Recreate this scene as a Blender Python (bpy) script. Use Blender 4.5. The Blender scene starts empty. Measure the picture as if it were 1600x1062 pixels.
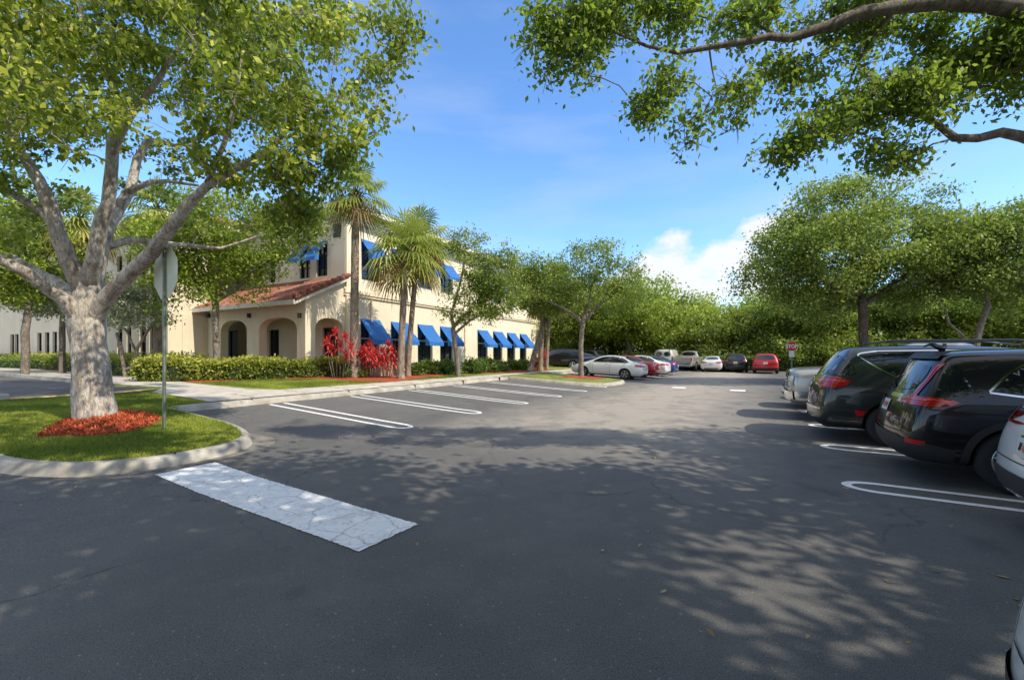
import bpy, bmesh, math, random
import numpy as np
from mathutils import Vector, Matrix
from mathutils.geometry import delaunay_2d_cdt
from mathutils.bvhtree import BVHTree
random.seed(7)
RNG = np.random.default_rng(7)
SC = bpy.context.scene
COL = SC.collection
FPX, CX, HY, EYE = 670.0, 800.0, 553.0, 1.6
U = np.array([.513, .8584]); Vv = np.array([.8584, -.513])      # aisle direction and its right-hand normal

# ------------------------------------------------------------------ terrain and measuring
_T = [-400, -20, -12, -7.6, -6.7, -5.6, 400]
_Z = [.50, .50, .27, .062, .028, .0, .0]
def HT(x, y):
    return float(np.interp(.8584*x - .513*y, _T, _Z))
def HTn(x, y):
    return np.interp(.8584*x - .513*y, _T, _Z)
def ST(s, t, dz=0.0):
    p = U*s + Vv*t
    return Vector((p[0], p[1], HT(p[0], p[1]) + dz))
def G(px, py, dz=0.0):
    Y = EYE*FPX/(py-HY)
    for _ in range(30):
        X = (px-CX)/FPX*Y
        Y = .5*Y + .5*(EYE - HT(X, Y) - dz)*FPX/(py-HY)
    return ((px-CX)/FPX*Y, Y)
def D(px, py, Y):
    return Vector(((px-CX)/FPX*Y, Y, EYE + (HY-py)/FPX*Y))

# ------------------------------------------------------------------ materials
class NT:
    def __init__(s, name):
        s.m = bpy.data.materials.new(name); s.m.use_nodes = True
        s.t = s.m.node_tree; s.n = s.t.nodes; s.l = s.t.links
        s.b = s.n['Principled BSDF']; s.out = s.n['Material Output']
    def add(s, t, **k):
        n = s.n.new(t)
        for a, b in k.items():
            if a.startswith('i_'):
                key = a[2:].replace('_', ' ')
                n.inputs[key].default_value = b
            else: setattr(n, a, b)
        return n
    def noise(s, scale, detail=4, rough=.6, vec=None, dist=0):
        n = s.add('ShaderNodeTexNoise'); n.inputs['Scale'].default_value = scale
        n.inputs['Detail'].default_value = detail; n.inputs['Roughness'].default_value = rough
        n.inputs['Distortion'].default_value = dist
        s.l.new(vec if vec is not None else s.coord(), n.inputs['Vector'])
        return n.outputs['Fac']
    def coord(s):
        if not hasattr(s, '_c'): s._c = s.add('ShaderNodeTexCoord').outputs['Object']
        return s._c
    def ramp(s, fac, stops, interp='LINEAR'):
        r = s.add('ShaderNodeValToRGB'); r.color_ramp.interpolation = interp
        e = r.color_ramp.elements
        while len(e) > 1: e.remove(e[0])
        e[0].position = stops[0][0]; e[0].color = (*stops[0][1], 1)
        for p, c in stops[1:]:
            k = e.new(p); k.color = (*c, 1)
        s.l.new(fac, r.inputs['Fac']); return r.outputs['Color']
    def mix(s, fac, a, b, blend='MIX'):
        m = s.add('ShaderNodeMix', data_type='RGBA', blend_type=blend)
        if isinstance(fac, float): m.inputs['Factor'].default_value = fac
        else: s.l.new(fac, m.inputs['Factor'])
        for i, v in ((6, a), (7, b)):
            if isinstance(v, tuple): m.inputs[i].default_value = (*v, 1)
            else: s.l.new(v, m.inputs[i])
        return m.outputs[2]
    def math(s, op, a, b=0.0):
        m = s.add('ShaderNodeMath', operation=op)
        for i, v in ((0, a), (1, b)):
            if isinstance(v, (float, int)): m.inputs[i].default_value = v
            else: s.l.new(v, m.inputs[i])
        return m.outputs[0]
    def bump(s, h, strength=.4, dist=.02):
        b = s.add('ShaderNodeBump'); b.inputs['Strength'].default_value = strength
        b.inputs['Distance'].default_value = dist
        s.l.new(h, b.inputs['Height']); s.l.new(b.outputs[0], s.b.inputs['Normal'])
    def base(s, c): 
        if isinstance(c, tuple): s.b.inputs['Base Color'].default_value = (*c, 1)
        else: s.l.new(c, s.b.inputs['Base Color'])
    def set(s, **k):
        for a, v in k.items(): s.b.inputs[a.replace('_', ' ')].default_value = v

def varied(name, c1, c2, scale=3, rough=.8, bscale=None, bstr=.3, bdist=.02, metallic=0, detail=5, lo=.35, hi=.65):
    t = NT(name); t.base(t.ramp(t.noise(scale, detail), [(lo, c1), (hi, c2)]))
    t.set(Roughness=rough, Metallic=metallic)
    if bscale: t.bump(t.noise(bscale, 4), bstr, bdist)
    return t.m
def stucco(name, c1, c2):
    t = NT(name)
    mp = t.add('ShaderNodeMapping'); mp.inputs['Scale'].default_value = (2.2, 2.2, .16); t.l.new(t.coord(), mp.inputs[0])
    st = t.noise(1.6, 6, .65, mp.outputs[0]); col = t.ramp(t.noise(.6, 5), [(.35, c1), (.65, c2)])
    t.base(t.mix(t.ramp(st, [(.52, (0, 0, 0)), (.78, (.38, .38, .38))]), col, tuple(x*.55 for x in c1))); t.set(Roughness=.9)
    t.bump(t.noise(45, 4), .25, .01); return t.m
def plain(name, c, rough=.5, metallic=0, coat=0, spec=.5):
    t = NT(name)
    n = t.noise(9, 3); t.base(t.mix(.12, c, t.ramp(n, [(.3, tuple(x*.7 for x in c)), (.7, tuple(min(1, x*1.15) for x in c))])))
    t.set(Roughness=rough, Metallic=metallic, Coat_Weight=coat); t.b.inputs['Specular IOR Level'].default_value = spec
    t.b.inputs['Coat Roughness'].default_value = .03
    return t.m
def car_paint(name, c, metallic=.35, rough=.32):
    t = NT(name); n = t.noise(1500, 1)
    col = t.mix(.25, c, t.ramp(n, [(.35, tuple(x*.7 for x in c)), (.65, tuple(min(1, x*1.25+.01) for x in c))]))
    dirt = t.noise(2.2, 5)
    g = t.add('ShaderNodeNewGeometry')
    t.base(t.mix(t.math('MULTIPLY', dirt, .018), col, (.25, .22, .19)))
    t.set(Roughness=rough, Metallic=metallic, Coat_Weight=1.0); t.b.inputs['Coat Roughness'].default_value = .02; t.b.inputs['Specular IOR Level'].default_value = .2
    return t.m
def leaf_mat(name, dark, mid, light, trans=.35, rough=.5, tint=(.35, .5, .06)):
    t = NT(name)
    a = t.add('ShaderNodeAttribute', attribute_name='tone')
    col = t.ramp(a.outputs['Fac'], [(0, dark), (.5, mid), (1, light)])
    t.base(col); t.set(Roughness=rough); t.b.inputs['Specular IOR Level'].default_value = .35
    tr = t.add('ShaderNodeBsdfTranslucent')
    t.l.new(t.mix(.55, col, tint), tr.inputs['Color'])
    ms = t.add('ShaderNodeMixShader'); ms.inputs[0].default_value = trans
    t.l.new(t.b.outputs[0], ms.inputs[1]); t.l.new(tr.outputs[0], ms.inputs[2])
    t.l.new(ms.outputs[0], t.out.inputs['Surface'])
    return t.m

def m_asphalt(name, dark, light):
    t = NT(name)
    sp = t.noise(170, 2, .7); big = t.noise(.22, 5, .6); mid = t.noise(1.3, 6, .65)
    base = t.ramp(big, [(.36, dark), (.62, light)])
    base = t.mix(t.math('MULTIPLY', t.ramp(mid, [(.45, (0, 0, 0)), (.75, (1, 1, 1))]), .45), base, (.18, .162, .142))
    # mid-aisle wear, its tan lightened to paint in the sunlit band's brightness
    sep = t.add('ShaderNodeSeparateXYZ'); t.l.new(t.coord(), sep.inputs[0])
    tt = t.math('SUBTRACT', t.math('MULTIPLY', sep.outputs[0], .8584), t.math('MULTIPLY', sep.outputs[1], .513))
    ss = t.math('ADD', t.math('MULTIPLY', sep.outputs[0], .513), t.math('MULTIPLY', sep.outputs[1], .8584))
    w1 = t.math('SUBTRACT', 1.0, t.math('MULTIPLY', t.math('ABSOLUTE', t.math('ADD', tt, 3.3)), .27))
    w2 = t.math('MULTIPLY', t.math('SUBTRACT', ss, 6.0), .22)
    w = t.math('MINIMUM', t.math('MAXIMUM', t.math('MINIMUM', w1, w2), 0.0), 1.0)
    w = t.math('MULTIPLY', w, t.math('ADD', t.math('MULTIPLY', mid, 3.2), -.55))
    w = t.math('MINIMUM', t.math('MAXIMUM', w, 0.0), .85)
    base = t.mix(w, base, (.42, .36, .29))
    base = t.mix(t.ramp(sp, [(.40, (0, 0, 0)), (.70, (.8, .8, .8))]), base, (.26, .25, .235))
    ag = t.noise(62, 3, .8)
    base = t.mix(t.ramp(ag, [(.30, (.75, .75, .75)), (.46, (0, 0, 0))]), base, (.022, .021, .021))
    base = t.mix(t.ramp(t.noise(38, 2, .5), [(.66, (0, 0, 0)), (.74, (.8, .8, .8))]), base, (.30, .285, .26))
    oil = t.noise(.9, 3, .5); base = t.mix(t.ramp(oil, [(.62, (0, 0, 0)), (.72, (.5, .5, .5))]), base, (.03, .029, .029))
    # hairline cracks
    v = t.add('ShaderNodeTexVoronoi', feature='DISTANCE_TO_EDGE'); v.inputs['Scale'].default_value = .33
    wn = t.add('ShaderNodeTexNoise'); wn.inputs['Scale'].default_value = 1.6; wn.inputs['Detail'].default_value = 6
    t.l.new(t.coord(), wn.inputs['Vector'])
    va = t.add('ShaderNodeVectorMath', operation='ADD'); t.l.new(t.coord(), va.inputs[0]); t.l.new(wn.outputs['Color'], va.inputs[1])
    t.l.new(va.outputs[0], v.inputs['Vector'])
    cr = t.ramp(v.outputs['Distance'], [(0, (.55, .55, .55)), (.006, (0, 0, 0))])
    cr = t.mix(t.ramp(big, [(.45, (1, 1, 1)), (.55, (0, 0, 0))]), cr, (0, 0, 0))
    base = t.mix(cr, base, (.012, .012, .013))
    t.base(base); t.set(Roughness=.82); t.b.inputs['Specular IOR Level'].default_value = .35
    t.bump(t.noise(120, 3, .75), .55, .008)
    return t.m

def m_bark(name, c1, c2, c3, scale=6, bs=.8):
    t = NT(name)
    mp = t.add('ShaderNodeMapping'); mp.inputs['Scale'].default_value = (1, 1, .35)
    t.l.new(t.coord(), mp.inputs[0])
    a = t.noise(scale, 8, .7, mp.outputs[0], .6); b = t.noise(scale*4, 6, .7, mp.outputs[0])
    col = t.ramp(a, [(.36, c1), (.5, c2), (.66, c3)])
    col = t.mix(t.ramp(b, [(.35, (.8, .8, .8)), (.55, (0, 0, 0))]), col, c1)
    t.base(col); t.set(Roughness=.9)
    t.bump(t.math('ADD', t.math('MULTIPLY', a, .6), b), bs, .035)
    return t.m

def m_paintmark(name, crack=False):
    t = NT(name)
    wear = t.noise(14, 7, .75)
    col = t.ramp(wear, [(.33, (.20, .195, .19)), (.42, (.80, .79, .78)), (.8, (.90, .89, .88))])
    if crack:
        va = t.add('ShaderNodeVectorMath', operation='ADD')
        wn = t.add('ShaderNodeTexNoise'); wn.inputs['Scale'].default_value = 5; wn.inputs['Detail'].default_value = 5
        t.l.new(t.coord(), wn.inputs['Vector'])
        sc = t.add('ShaderNodeVectorMath', operation='SCALE'); sc.inputs['Scale'].default_value = .16
        t.l.new(wn.outputs['Color'], sc.inputs[0])
        mpn = t.add('ShaderNodeMapping'); mpn.inputs['Rotation'].default_value = (0, 0, math.radians(31)); t.l.new(t.coord(), mpn.inputs[0])
        t.l.new(mpn.outputs[0], va.inputs[0]); t.l.new(sc.outputs[0], va.inputs[1])
        v = t.add('ShaderNodeTexVoronoi', feature='DISTANCE_TO_EDGE', distance='EUCLIDEAN') ; v.inputs['Scale'].default_value = 2.6
        v.inputs['Randomness'].default_value = .75
        t.l.new(va.outputs[0], v.inputs['Vector'])
        line = t.ramp(v.outputs['Distance'], [(0, (.95, .95, .95)), (.03, (0, 0, 0))])
        fine = t.ramp(t.noise(7, 9, .8), [(.485, (0, 0, 0)), (.5, (.55, .55, .55)), (.515, (0, 0, 0))])
        col = t.mix(t.math('MULTIPLY', t.math('MULTIPLY', line, t.noise(1.7, 4)), 1.1), col, (.22, .22, .22)); col = t.mix(fine, col, (.30, .30, .30))
        col = t.mix(t.ramp(t.noise(2.2, 8, .7), [(.33, (.5, .5, .5)), (.45, (0, 0, 0))]), col, (.45, .44, .43))
        t.bump(line, -.6, .01)
    t.base(col); t.set(Roughness=.7)
    return t.m

M = {}
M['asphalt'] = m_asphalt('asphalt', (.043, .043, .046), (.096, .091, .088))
M['asphalt2'] = varied('asphalt_far', (.085, .082, .08), (.14, .13, .125), .6, .9, 90, .4, .01)
M['mark'] = m_paintmark('line_paint'); M['bar'] = m_paintmark('stamped_bar_paint', True)
M['yellow'] = varied('yellow_paint', (.55, .38, .10), (.68, .50, .18), 6, .8)
M['concrete'] = varied('concrete', (.42, .375, .32), (.58, .53, .46), 2.5, .85, 60, .35, .006)
M['kerb'] = varied('kerb_concrete', (.27, .24, .20), (.48, .44, .375), 2.2, .85, 45, .4, .01)
M['lawn'] = varied('lawn', (.11, .14, .028), (.26, .29, .05), 1.7, .95, 130, .7, .03, detail=8)
M['earth'] = varied('ground_cover', (.05, .075, .02), (.12, .13, .05), .5, 1, 20, .5, .05)
M['blade'] = leaf_mat('grass_blade', (.07, .12, .014), (.21, .26, .028), (.46, .47, .08), .3)
M['mulch'] = varied('red_mulch', (.22, .032, .012), (.50, .10, .038), 34, .95, 60, 1, .03, detail=8, lo=.38, hi=.6)
M['chip'] = leaf_mat('mulch_chip', (.22, .03, .012), (.58, .11, .035), (.72, .22, .09), 0.0, .9)
M['stucco'] = stucco('cream_stucco', (.72, .63, .47), (.80, .71, .55))
M['stucco2'] = stucco('pale_stucco', (.76, .64, .47), (.84, .73, .56))
M['trim'] = varied('white_trim', (.68, .65, .58), (.78, .76, .70), 2, .6)
M['ceil'] = varied('porch_soffit', (.66, .57, .42), (.74, .65, .50), 1, .9)
M['frame'] = plain('bronze_frame', (.025, .022, .02), .4, .3)
M['transom'] = plain('transom_bar', (.5, .47, .4), .5)
def glassy(name, c, rough=.04, spec=.9):
    t = NT(name); n = t.noise(.8, 3)
    t.base(t.ramp(n, [(.35, c), (.65, tuple(x*1.8 for x in c))])); t.set(Roughness=rough)
    t.b.inputs['Specular IOR Level'].default_value = spec
    return t.m
M['winglass'] = glassy('window_glass', (.012, .015, .02), .06, .7)
M['carglass'] = glassy('car_glass', (.006, .008, .010), .02, 1.0)
def m_awning():
    t = NT('blue_striped_awning')
    uv = t.add('ShaderNodeAttribute', attribute_name='tone')
    s = t.math('FRACT', t.math('MULTIPLY', uv.outputs['Fac'], 9.0))
    st = t.ramp(s, [(0, (.012, .13, .50)), (.44, (.015, .16, .56)), (.5, (.07, .34, .80)), (.56, (.015, .16, .56)), (1, (.012, .13, .50))])
    t.base(t.mix(t.math('MULTIPLY', t.noise(.9, 6), .35), st, (.12, .30, .55))); t.set(Roughness=.75)
    t.bump(t.noise(3, 3), .3, .05)
    tr = t.add('ShaderNodeBsdfTranslucent'); tr.inputs[0].default_value = (.03, .22, .75, 1)
    ms = t.add('ShaderNodeMixShader'); ms.inputs[0].default_value = .25
    t.l.new(t.b.outputs[0], ms.inputs[1]); t.l.new(tr.outputs[0], ms.inputs[2]); t.l.new(ms.outputs[0], t.out.inputs[0])
    return t.m
M['awning'] = m_awning()
def m_tile():
    t = NT('red_barrel_tile')
    a = t.noise(1.2, 5); b = t.noise(11, 3)
    col = t.ramp(t.math('ADD', t.math('MULTIPLY', a, .5), t.math('MULTIPLY', b, .5)), [(.35, (.12, .045, .032)), (.5, (.27, .095, .06)), (.64, (.42, .22, .15))])
    t.base(col); t.set(Roughness=.85); t.bump(b, .4, .03)
    return t.m
M['tile'] = m_tile()
M['bark_big'] = m_bark('grey_bark', (.22, .17, .13), (.52, .46, .39), (.76, .70, .62), 8, 1.0)
M['bark_dark'] = m_bark('brown_bark', (.035, .028, .02), (.10, .075, .055), (.19, .15, .11), 7)
M['bark_grey'] = m_bark('oak_bark', (.10, .08, .06), (.22, .18, .145), (.36, .31, .26), 7)
M['palm_bark'] = m_bark('palm_bark', (.12, .09, .065), (.30, .235, .18), (.44, .36, .29), 9)
M['leaf_big'] = leaf_mat('leaf_big', (.035, .06, .009), (.30, .36, .035), (.82, .80, .15), .48)
M['leaf_over'] = leaf_mat('leaf_over', (.03, .06, .010), (.16, .24, .03), (.50, .60, .10), .6)
M['leaf_oak'] = leaf_mat('leaf_oak', (.035, .06, .014), (.21, .28, .05), (.58, .63, .18), .42)
M['leaf_bright'] = leaf_mat('leaf_bright', (.06, .10, .012), (.28, .37, .04), (.62, .66, .11), .42)
M['leaf_wood'] = leaf_mat('leaf_wood', (.035, .06, .012), (.24, .31, .045), (.58, .62, .13), .4)
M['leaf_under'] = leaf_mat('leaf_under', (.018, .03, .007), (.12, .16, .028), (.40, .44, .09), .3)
M['leaf_silver'] = leaf_mat('leaf_silver', (.18, .22, .14), (.38, .43, .30), (.60, .63, .48), .25)
M['leaf_palm'] = leaf_mat('palm_frond', (.07, .11, .016), (.24, .29, .045), (.56, .55, .15), .35)
M['leaf_dead'] = leaf_mat('palm_dead', (.10, .055, .02), (.22, .13, .05), (.34, .22, .10), .2)
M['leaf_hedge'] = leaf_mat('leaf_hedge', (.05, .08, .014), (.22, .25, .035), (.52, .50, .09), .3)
M['leaf_shrub'] = leaf_mat('leaf_shrub', (.03, .06, .012), (.09, .15, .025), (.22, .30, .06), .3)
M['leaf_red'] = leaf_mat('leaf_red', (.22, .012, .02), (.62, .035, .045), (.80, .16, .12), .35, .45, (.8, .05, .05))
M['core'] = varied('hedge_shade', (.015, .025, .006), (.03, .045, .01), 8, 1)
M['galv'] = varied('galvanised_post', (.15, .18, .14), (.26, .29, .23), 8, .5, metallic=.4)
M['signback'] = varied('sign_back', (.48, .48, .34), (.60, .60, .44), 2, .45, metallic=.2)
M['signred'] = plain('sign_red', (.55, .02, .02), .4); M['signwhite'] = plain('sign_white', (.8, .8, .8), .4)
M['orange'] = plain('sticker_orange', (.7, .15, .04), .5)
M['tyre'] = plain('tyre_rubber', (.018, .018, .019), .85)
M['rim'] = plain('alloy_rim', (.45, .46, .47), .3, .85)
M['rimdark'] = plain('dark_alloy', (.06, .06, .065), .35, .6)
M['chrome'] = plain('chrome', (.75, .76, .77), .12, 1.0)
M['blackplastic'] = plain('black_plastic', (.022, .023, .025), .55)
M['well'] = plain('wheel_well', (.008, .008, .009), .9)
M['redlens'] = plain('red_lens', (.42, .01, .01), .12, 0, 1)
M['lampglow'] = plain('lamp_reflector', (.75, .10, .05), .15, .3, 1)
M['clearlens'] = plain('clear_lens', (.62, .64, .66), .08, .3, 1)
M['plate'] = plain('plate', (.62, .62, .60), .5)
M['seam'] = plain('panel_gap', (.004, .004, .004), .9)
M['cabinet'] = varied('cabinet', (.26, .18, .12), (.34, .25, .17), 2, .7)
for k, c, me in (('pvan', (.035, .042, .040), .6), ('pblack', (.004, .004, .005), .0), ('pwhite', (.72, .72, .70), .05), ('psilver', (.42, .40, .37), .6),
             ('pred', (.40, .012, .018), .4), ('pblue', (.02, .08, .28), .5), ('pnavy', (.015, .03, .09), .5), ('pgrey', (.13, .14, .15), .5), ('pmaroon', (.13, .015, .018), .4)):
    M[k] = car_paint(k, c, me)

# ------------------------------------------------------------------ object helpers
def empty(name, loc=(0, 0, 0), rz=0.0):
    o = bpy.data.objects.new(name, None); o.empty_display_size = .3
    o.location = loc; o.rotation_euler = (0, 0, rz); COL.objects.link(o); return o
def tag(o, label=None, cat=None, group=None, kind=None):
    if label: o['label'] = label
    if cat: o['category'] = cat
    if group: o['group'] = group
    if kind: o['kind'] = kind
    return o
def struct(o): o['kind'] = 'structure'; return o
def mesh_np(name, V, F, mats, tone=None, smooth=False, midx=None):
    me = bpy.data.meshes.new(name)
    V = np.asarray(V, dtype=np.float32)
    if isinstance(F, np.ndarray):
        k = F.shape[1]; nf = len(F)
        me.vertices.add(len(V)); me.vertices.foreach_set('co', V.ravel())
        me.loops.add(nf*k); me.loops.foreach_set('vertex_index', F.astype(np.int32).ravel())
        me.polygons.add(nf); me.polygons.foreach_set('loop_start', np.arange(0, nf*k, k, dtype=np.int32))
        me.update(calc_edges=True); me.validate()
    else:
        me.from_pydata(V.tolist(), [], F); me.update()
    for m in (mats if isinstance(mats, (list, tuple)) else [mats]): me.materials.append(m)
    if midx is not None: me.polygons.foreach_set('material_index', np.asarray(midx, dtype=np.int32))
    if tone is not None:
        a = me.attributes.new('tone', 'FLOAT', 'POINT'); a.data.foreach_set('value', np.asarray(tone, dtype=np.float32))
    if smooth: me.polygons.foreach_set('use_smooth', np.ones(len(me.polygons), dtype=bool))
    return me
def link(name, me, parent=None, world=True):
    o = bpy.data.objects.new(name, me); COL.objects.link(o)
    if parent is not None:
        o.parent = parent
        if world: 
            # data is in world coordinates: undo the parent's placement
            if parent.parent is None: o.location = tuple(-c for c in parent.location)
    return o
class MB:
    """collects simple shapes, built as one mesh"""
    def __init__(s): s.v = []; s.f = []; s.t = []
    def add(s, V, F, tone=0.0):
        n = len(s.v); s.v += [tuple(p) for p in V]; s.f += [tuple(i+n for i in f) for f in F]
        s.t += (list(tone) if hasattr(tone, '__len__') else [tone]*len(V))
        return s
    def box(s, c, dx, dy, dz, ax=(1, 0), tone=0.0):
        """box centred at c with half sizes along ax, its left normal and z"""
        a = np.array([ax[0], ax[1], 0.0]); b = np.array([-ax[1], ax[0], 0.0]); k = np.array([0, 0, 1.0]); c = np.array(c, float)
        P = [c + i*a*dx + j*b*dy + l*k*dz for l in (-1, 1) for j in (-1, 1) for i in (-1, 1)]
        return s.add(P, [(0, 2, 3, 1), (4, 5, 7, 6), (0, 1, 5, 4), (2, 6, 7, 3), (0, 4, 6, 2), (1, 3, 7, 5)], tone)
    def quad(s, a, b, c, d): return s.add([a, b, c, d], [(0, 1, 2, 3)])
    def tube(s, pts, rad, n=8, cap=True, jit=0.0):
        pts = [Vector(p) for p in pts]; R = rad if hasattr(rad, '__len__') else [rad]*len(pts)
        base = len(s.v); ref = None
        for i, p in enumerate(pts):
            d = (pts[min(i+1, len(pts)-1)] - pts[max(i-1, 0)]).normalized()
            if ref is None: ref = d.orthogonal().normalized()
            ref = (ref - d*ref.dot(d)).normalized() if (ref - d*ref.dot(d)).length > 1e-5 else d.orthogonal().normalized()
            q = d.cross(ref)
            for k in range(n):
                a = 2*math.pi*k/n; rr = R[i]*(1 + (random.uniform(-jit, jit) if jit else 0))
                s.v.append(tuple(p + ref*math.cos(a)*rr + q*math.sin(a)*rr)); s.t.append(0)
        for i in range(len(pts)-1):
            for k in range(n):
                a = base+i*n+k; b = base+i*n+(k+1) % n
                s.f.append((a, b, b+n, a+n))
        if cap:
            s.f.append(tuple(base+k for k in range(n))[::-1]); s.f.append(tuple(base+(len(pts)-1)*n+k for k in range(n)))
        return s
    def mesh(s, name, mat, smooth=False, tone=False):
        return mesh_np(name, s.v, s.f, mat, s.t if tone else None, smooth)
    def build(s, name, mat, parent=None, smooth=False, world=True, tone=False):
        return link(name, s.mesh(name, mat, smooth, tone), parent, world)

def inpoly(P, poly):
    x, y = P[:, 0], P[:, 1]; r = np.zeros(len(P), bool); n = len(poly); j = n-1
    for i in range(n):
        xi, yi = poly[i]; xj, yj = poly[j]
        with np.errstate(divide='ignore', invalid='ignore'):
            c = ((yi > y) != (yj > y)) & (x < (xj-xi)*(y-yi)/(yj-yi+1e-12)+xi)
        r ^= c; j = i
    return r
def densify(poly, step, closed=True):
    out = []; n = len(poly)
    for i in range(n if closed else n-1):
        a = np.array(poly[i][:2], float); b = np.array(poly[(i+1) % n][:2], float)
        k = max(1, int(math.ceil(np.linalg.norm(b-a)/step)))
        for q in range(k): out.append(tuple(a+(b-a)*q/k))
    if not closed: out.append(tuple(poly[-1][:2]))
    return out
def fill(poly, step, bstep=None, jitter=.15):
    """triangulate a polygon with inner points: returns (V2, F)"""
    bd = densify(poly, bstep or step); arr = np.array(bd)
    lo, hi = arr.min(0), arr.max(0)
    gx, gy = np.meshgrid(np.arange(lo[0]+step/2, hi[0], step), np.arange(lo[1]+step/2, hi[1], step))
    P = np.stack([gx.ravel(), gy.ravel()], 1)
    if len(P): 
        P = P + np.random.default_rng(3).uniform(-jitter, jitter, P.shape)*step
        P = P[inpoly(P, bd)]
        if len(P):
            d = np.min(np.linalg.norm(P[:, None, :]-arr[None, ::1, :], axis=2), axis=1) if len(P)*len(arr) < 3e7 else np.full(len(P), 9)
            P = P[d > step*.4]
    V = [Vector(p) for p in bd] + [Vector(p) for p in P]
    n = len(bd)
    vo, _e, fo, *_ = delaunay_2d_cdt(V, [(i, (i+1) % n) for i in range(n)], [], 0, 1e-5)
    vo = np.array([tuple(v) for v in vo]); fo = np.array([f for f in fo if len(f) == 3])
    c = vo[fo].mean(1); fo = fo[inpoly(c, bd)]
    return vo, fo
def sheet(name, poly, dz, mat, step=1.0, noise=None, parent=None, bstep=None):
    V, F = fill(poly, step, bstep)
    z = HTn(V[:, 0], V[:, 1]) + dz
    if noise is not None: z = z + noise(V, poly)
    a = V[F[:, 1]]-V[F[:, 0]]; b = V[F[:, 2]]-V[F[:, 0]]
    fl = (a[:, 0]*b[:, 1]-a[:, 1]*b[:, 0]) < 0
    F[fl] = F[fl][:, ::-1]
    return link(name, mesh_np(name, np.column_stack([V, z]), F, mat, None, True), parent)
def chaikin(p, n=2, closed=False):
    for _ in range(n):
        q = [] if closed else [p[0]]
        m = len(p)
        for i in range(m if closed else m-1):
            a = np.array(p[i][:2]); b = np.array(p[(i+1) % m][:2])
            q += [tuple(a*.75+b*.25), tuple(a*.25+b*.75)]
        if not closed: q.append(p[-1])
        p = q
    return p
def offset(path, d):
    P = np.array([p[:2] for p in path]); t = np.gradient(P, axis=0); t /= np.linalg.norm(t, axis=1)[:, None]+1e-9
    return P + np.stack([-t[:, 1], t[:, 0]], 1)*d
def sweep(name, path, prof, mat, parent=None, dens=.4):
    """sweep (offset to the left of the path, height above terrain)"""
    path = densify(path, dens, False); rows = [offset(path, o) for o, _ in prof]
    base = HTn(np.array(path)[:, 0], np.array(path)[:, 1])
    n = len(path); V = []; F = []
    for k, (o, h) in enumerate(prof):
        for i in range(n): V.append((rows[k][i][0], rows[k][i][1], base[i]+h))
    for k in range(len(prof)-1):
        for i in range(n-1):
            a = k*n+i; F.append((a, a+1, a+n+1, a+n))
    return link(name, mesh_np(name, V, F, mat, None, False), parent)

# ------------------------------------------------------------------ camera, sky, sun
cam = bpy.data.cameras.new('camera'); co = bpy.data.objects.new('camera', cam); COL.objects.link(co)
co.location = (0, 0, EYE); co.rotation_euler = (math.radians(90), 0, 0)
cam.sensor_width = 36; cam.lens = 36*FPX/1600; cam.shift_y = (HY-531)/1600; cam.clip_end = 3000; cam.clip_start = .05
SC.camera = co
SUN_EL = 45.5; sd = Vector((.86, -.51, 0)).normalized()
S = Vector((sd.x*math.cos(math.radians(SUN_EL)), sd.y*math.cos(math.radians(SUN_EL)), math.sin(math.radians(SUN_EL))))
sl = bpy.data.lights.new('sun', 'SUN'); sl.energy = 5.0; sl.angle = math.radians(.53); sl.color = (1, .92, .76)
so = bpy.data.objects.new('sun', sl); COL.objects.link(so); so.rotation_euler = (-S).to_track_quat('-Z', 'Y').to_euler()
W = bpy.data.worlds.new('World'); SC.world = W; W.use_nodes = True
wt = W.node_tree; bgn = wt.nodes['Background']; bgn.inputs[1].default_value = .15
sky = wt.nodes.new('ShaderNodeTexSky'); sky.sky_type = 'NISHITA'; sky.sun_disc = False
sky.sun_elevation = math.radians(SUN_EL); sky.sun_rotation = math.atan2(S.x, S.y)
sky.air_density = 1.0; sky.dust_density = .4; sky.ozone_density = 2.5
tc = wt.nodes.new('ShaderNodeTexCoord')
def wn(t, **k):
    n = wt.nodes.new(t)
    for a, b in k.items(): setattr(n, a, b)
    return n
def wmath(op, a, b=0.0):
    n = wn('ShaderNodeMath', operation=op)
    for i, v in ((0, a), (1, b)):
        if isinstance(v, (int, float)): n.inputs[i].default_value = v
        else: wt.links.new(v, n.inputs[i])
    return n.outputs[0]
def cloud_dir(px, py):
    v = Vector(((px-CX)/FPX, 1, (HY-py)/FPX)); return v.normalized()
def blob(px, py, rad):
    d = cloud_dir(px, py)
    n = wn('ShaderNodeVectorMath', operation='DOT_PRODUCT'); n.inputs[1].default_value = d
    wt.links.new(tc.outputs['Generated'], n.inputs[0])
    c = math.cos(math.atan(rad/FPX))
    return wmath('MULTIPLY', wmath('SUBTRACT', n.outputs['Value'], c), 1/(1-c))
acc = None
for a in ((1050, 408, 45), (1012, 428, 45), (1080, 430, 50), (1190, 375, 42), (1225, 365, 42), (1165, 405, 50), (1120, 440, 70), (1030, 460, 80), (1180, 440, 60)):
    b = blob(*a); acc = b if acc is None else wmath('MAXIMUM', acc, b)
mp = wn('ShaderNodeMapping'); mp.inputs['Scale'].default_value = (1, 1, 1.5); wt.links.new(tc.outputs['Generated'], mp.inputs[0])
n1 = wn('ShaderNodeTexNoise'); n1.inputs['Scale'].default_value = 13; n1.inputs['Detail'].default_value = 9; n1.inputs['Roughness'].default_value = .55
wt.links.new(mp.outputs[0], n1.inputs['Vector'])
msk = wmath('ADD', wmath('MAXIMUM', acc, -1.0), wmath('MULTIPLY', wmath('SUBTRACT', n1.outputs[0], .5), 3.0))
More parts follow.
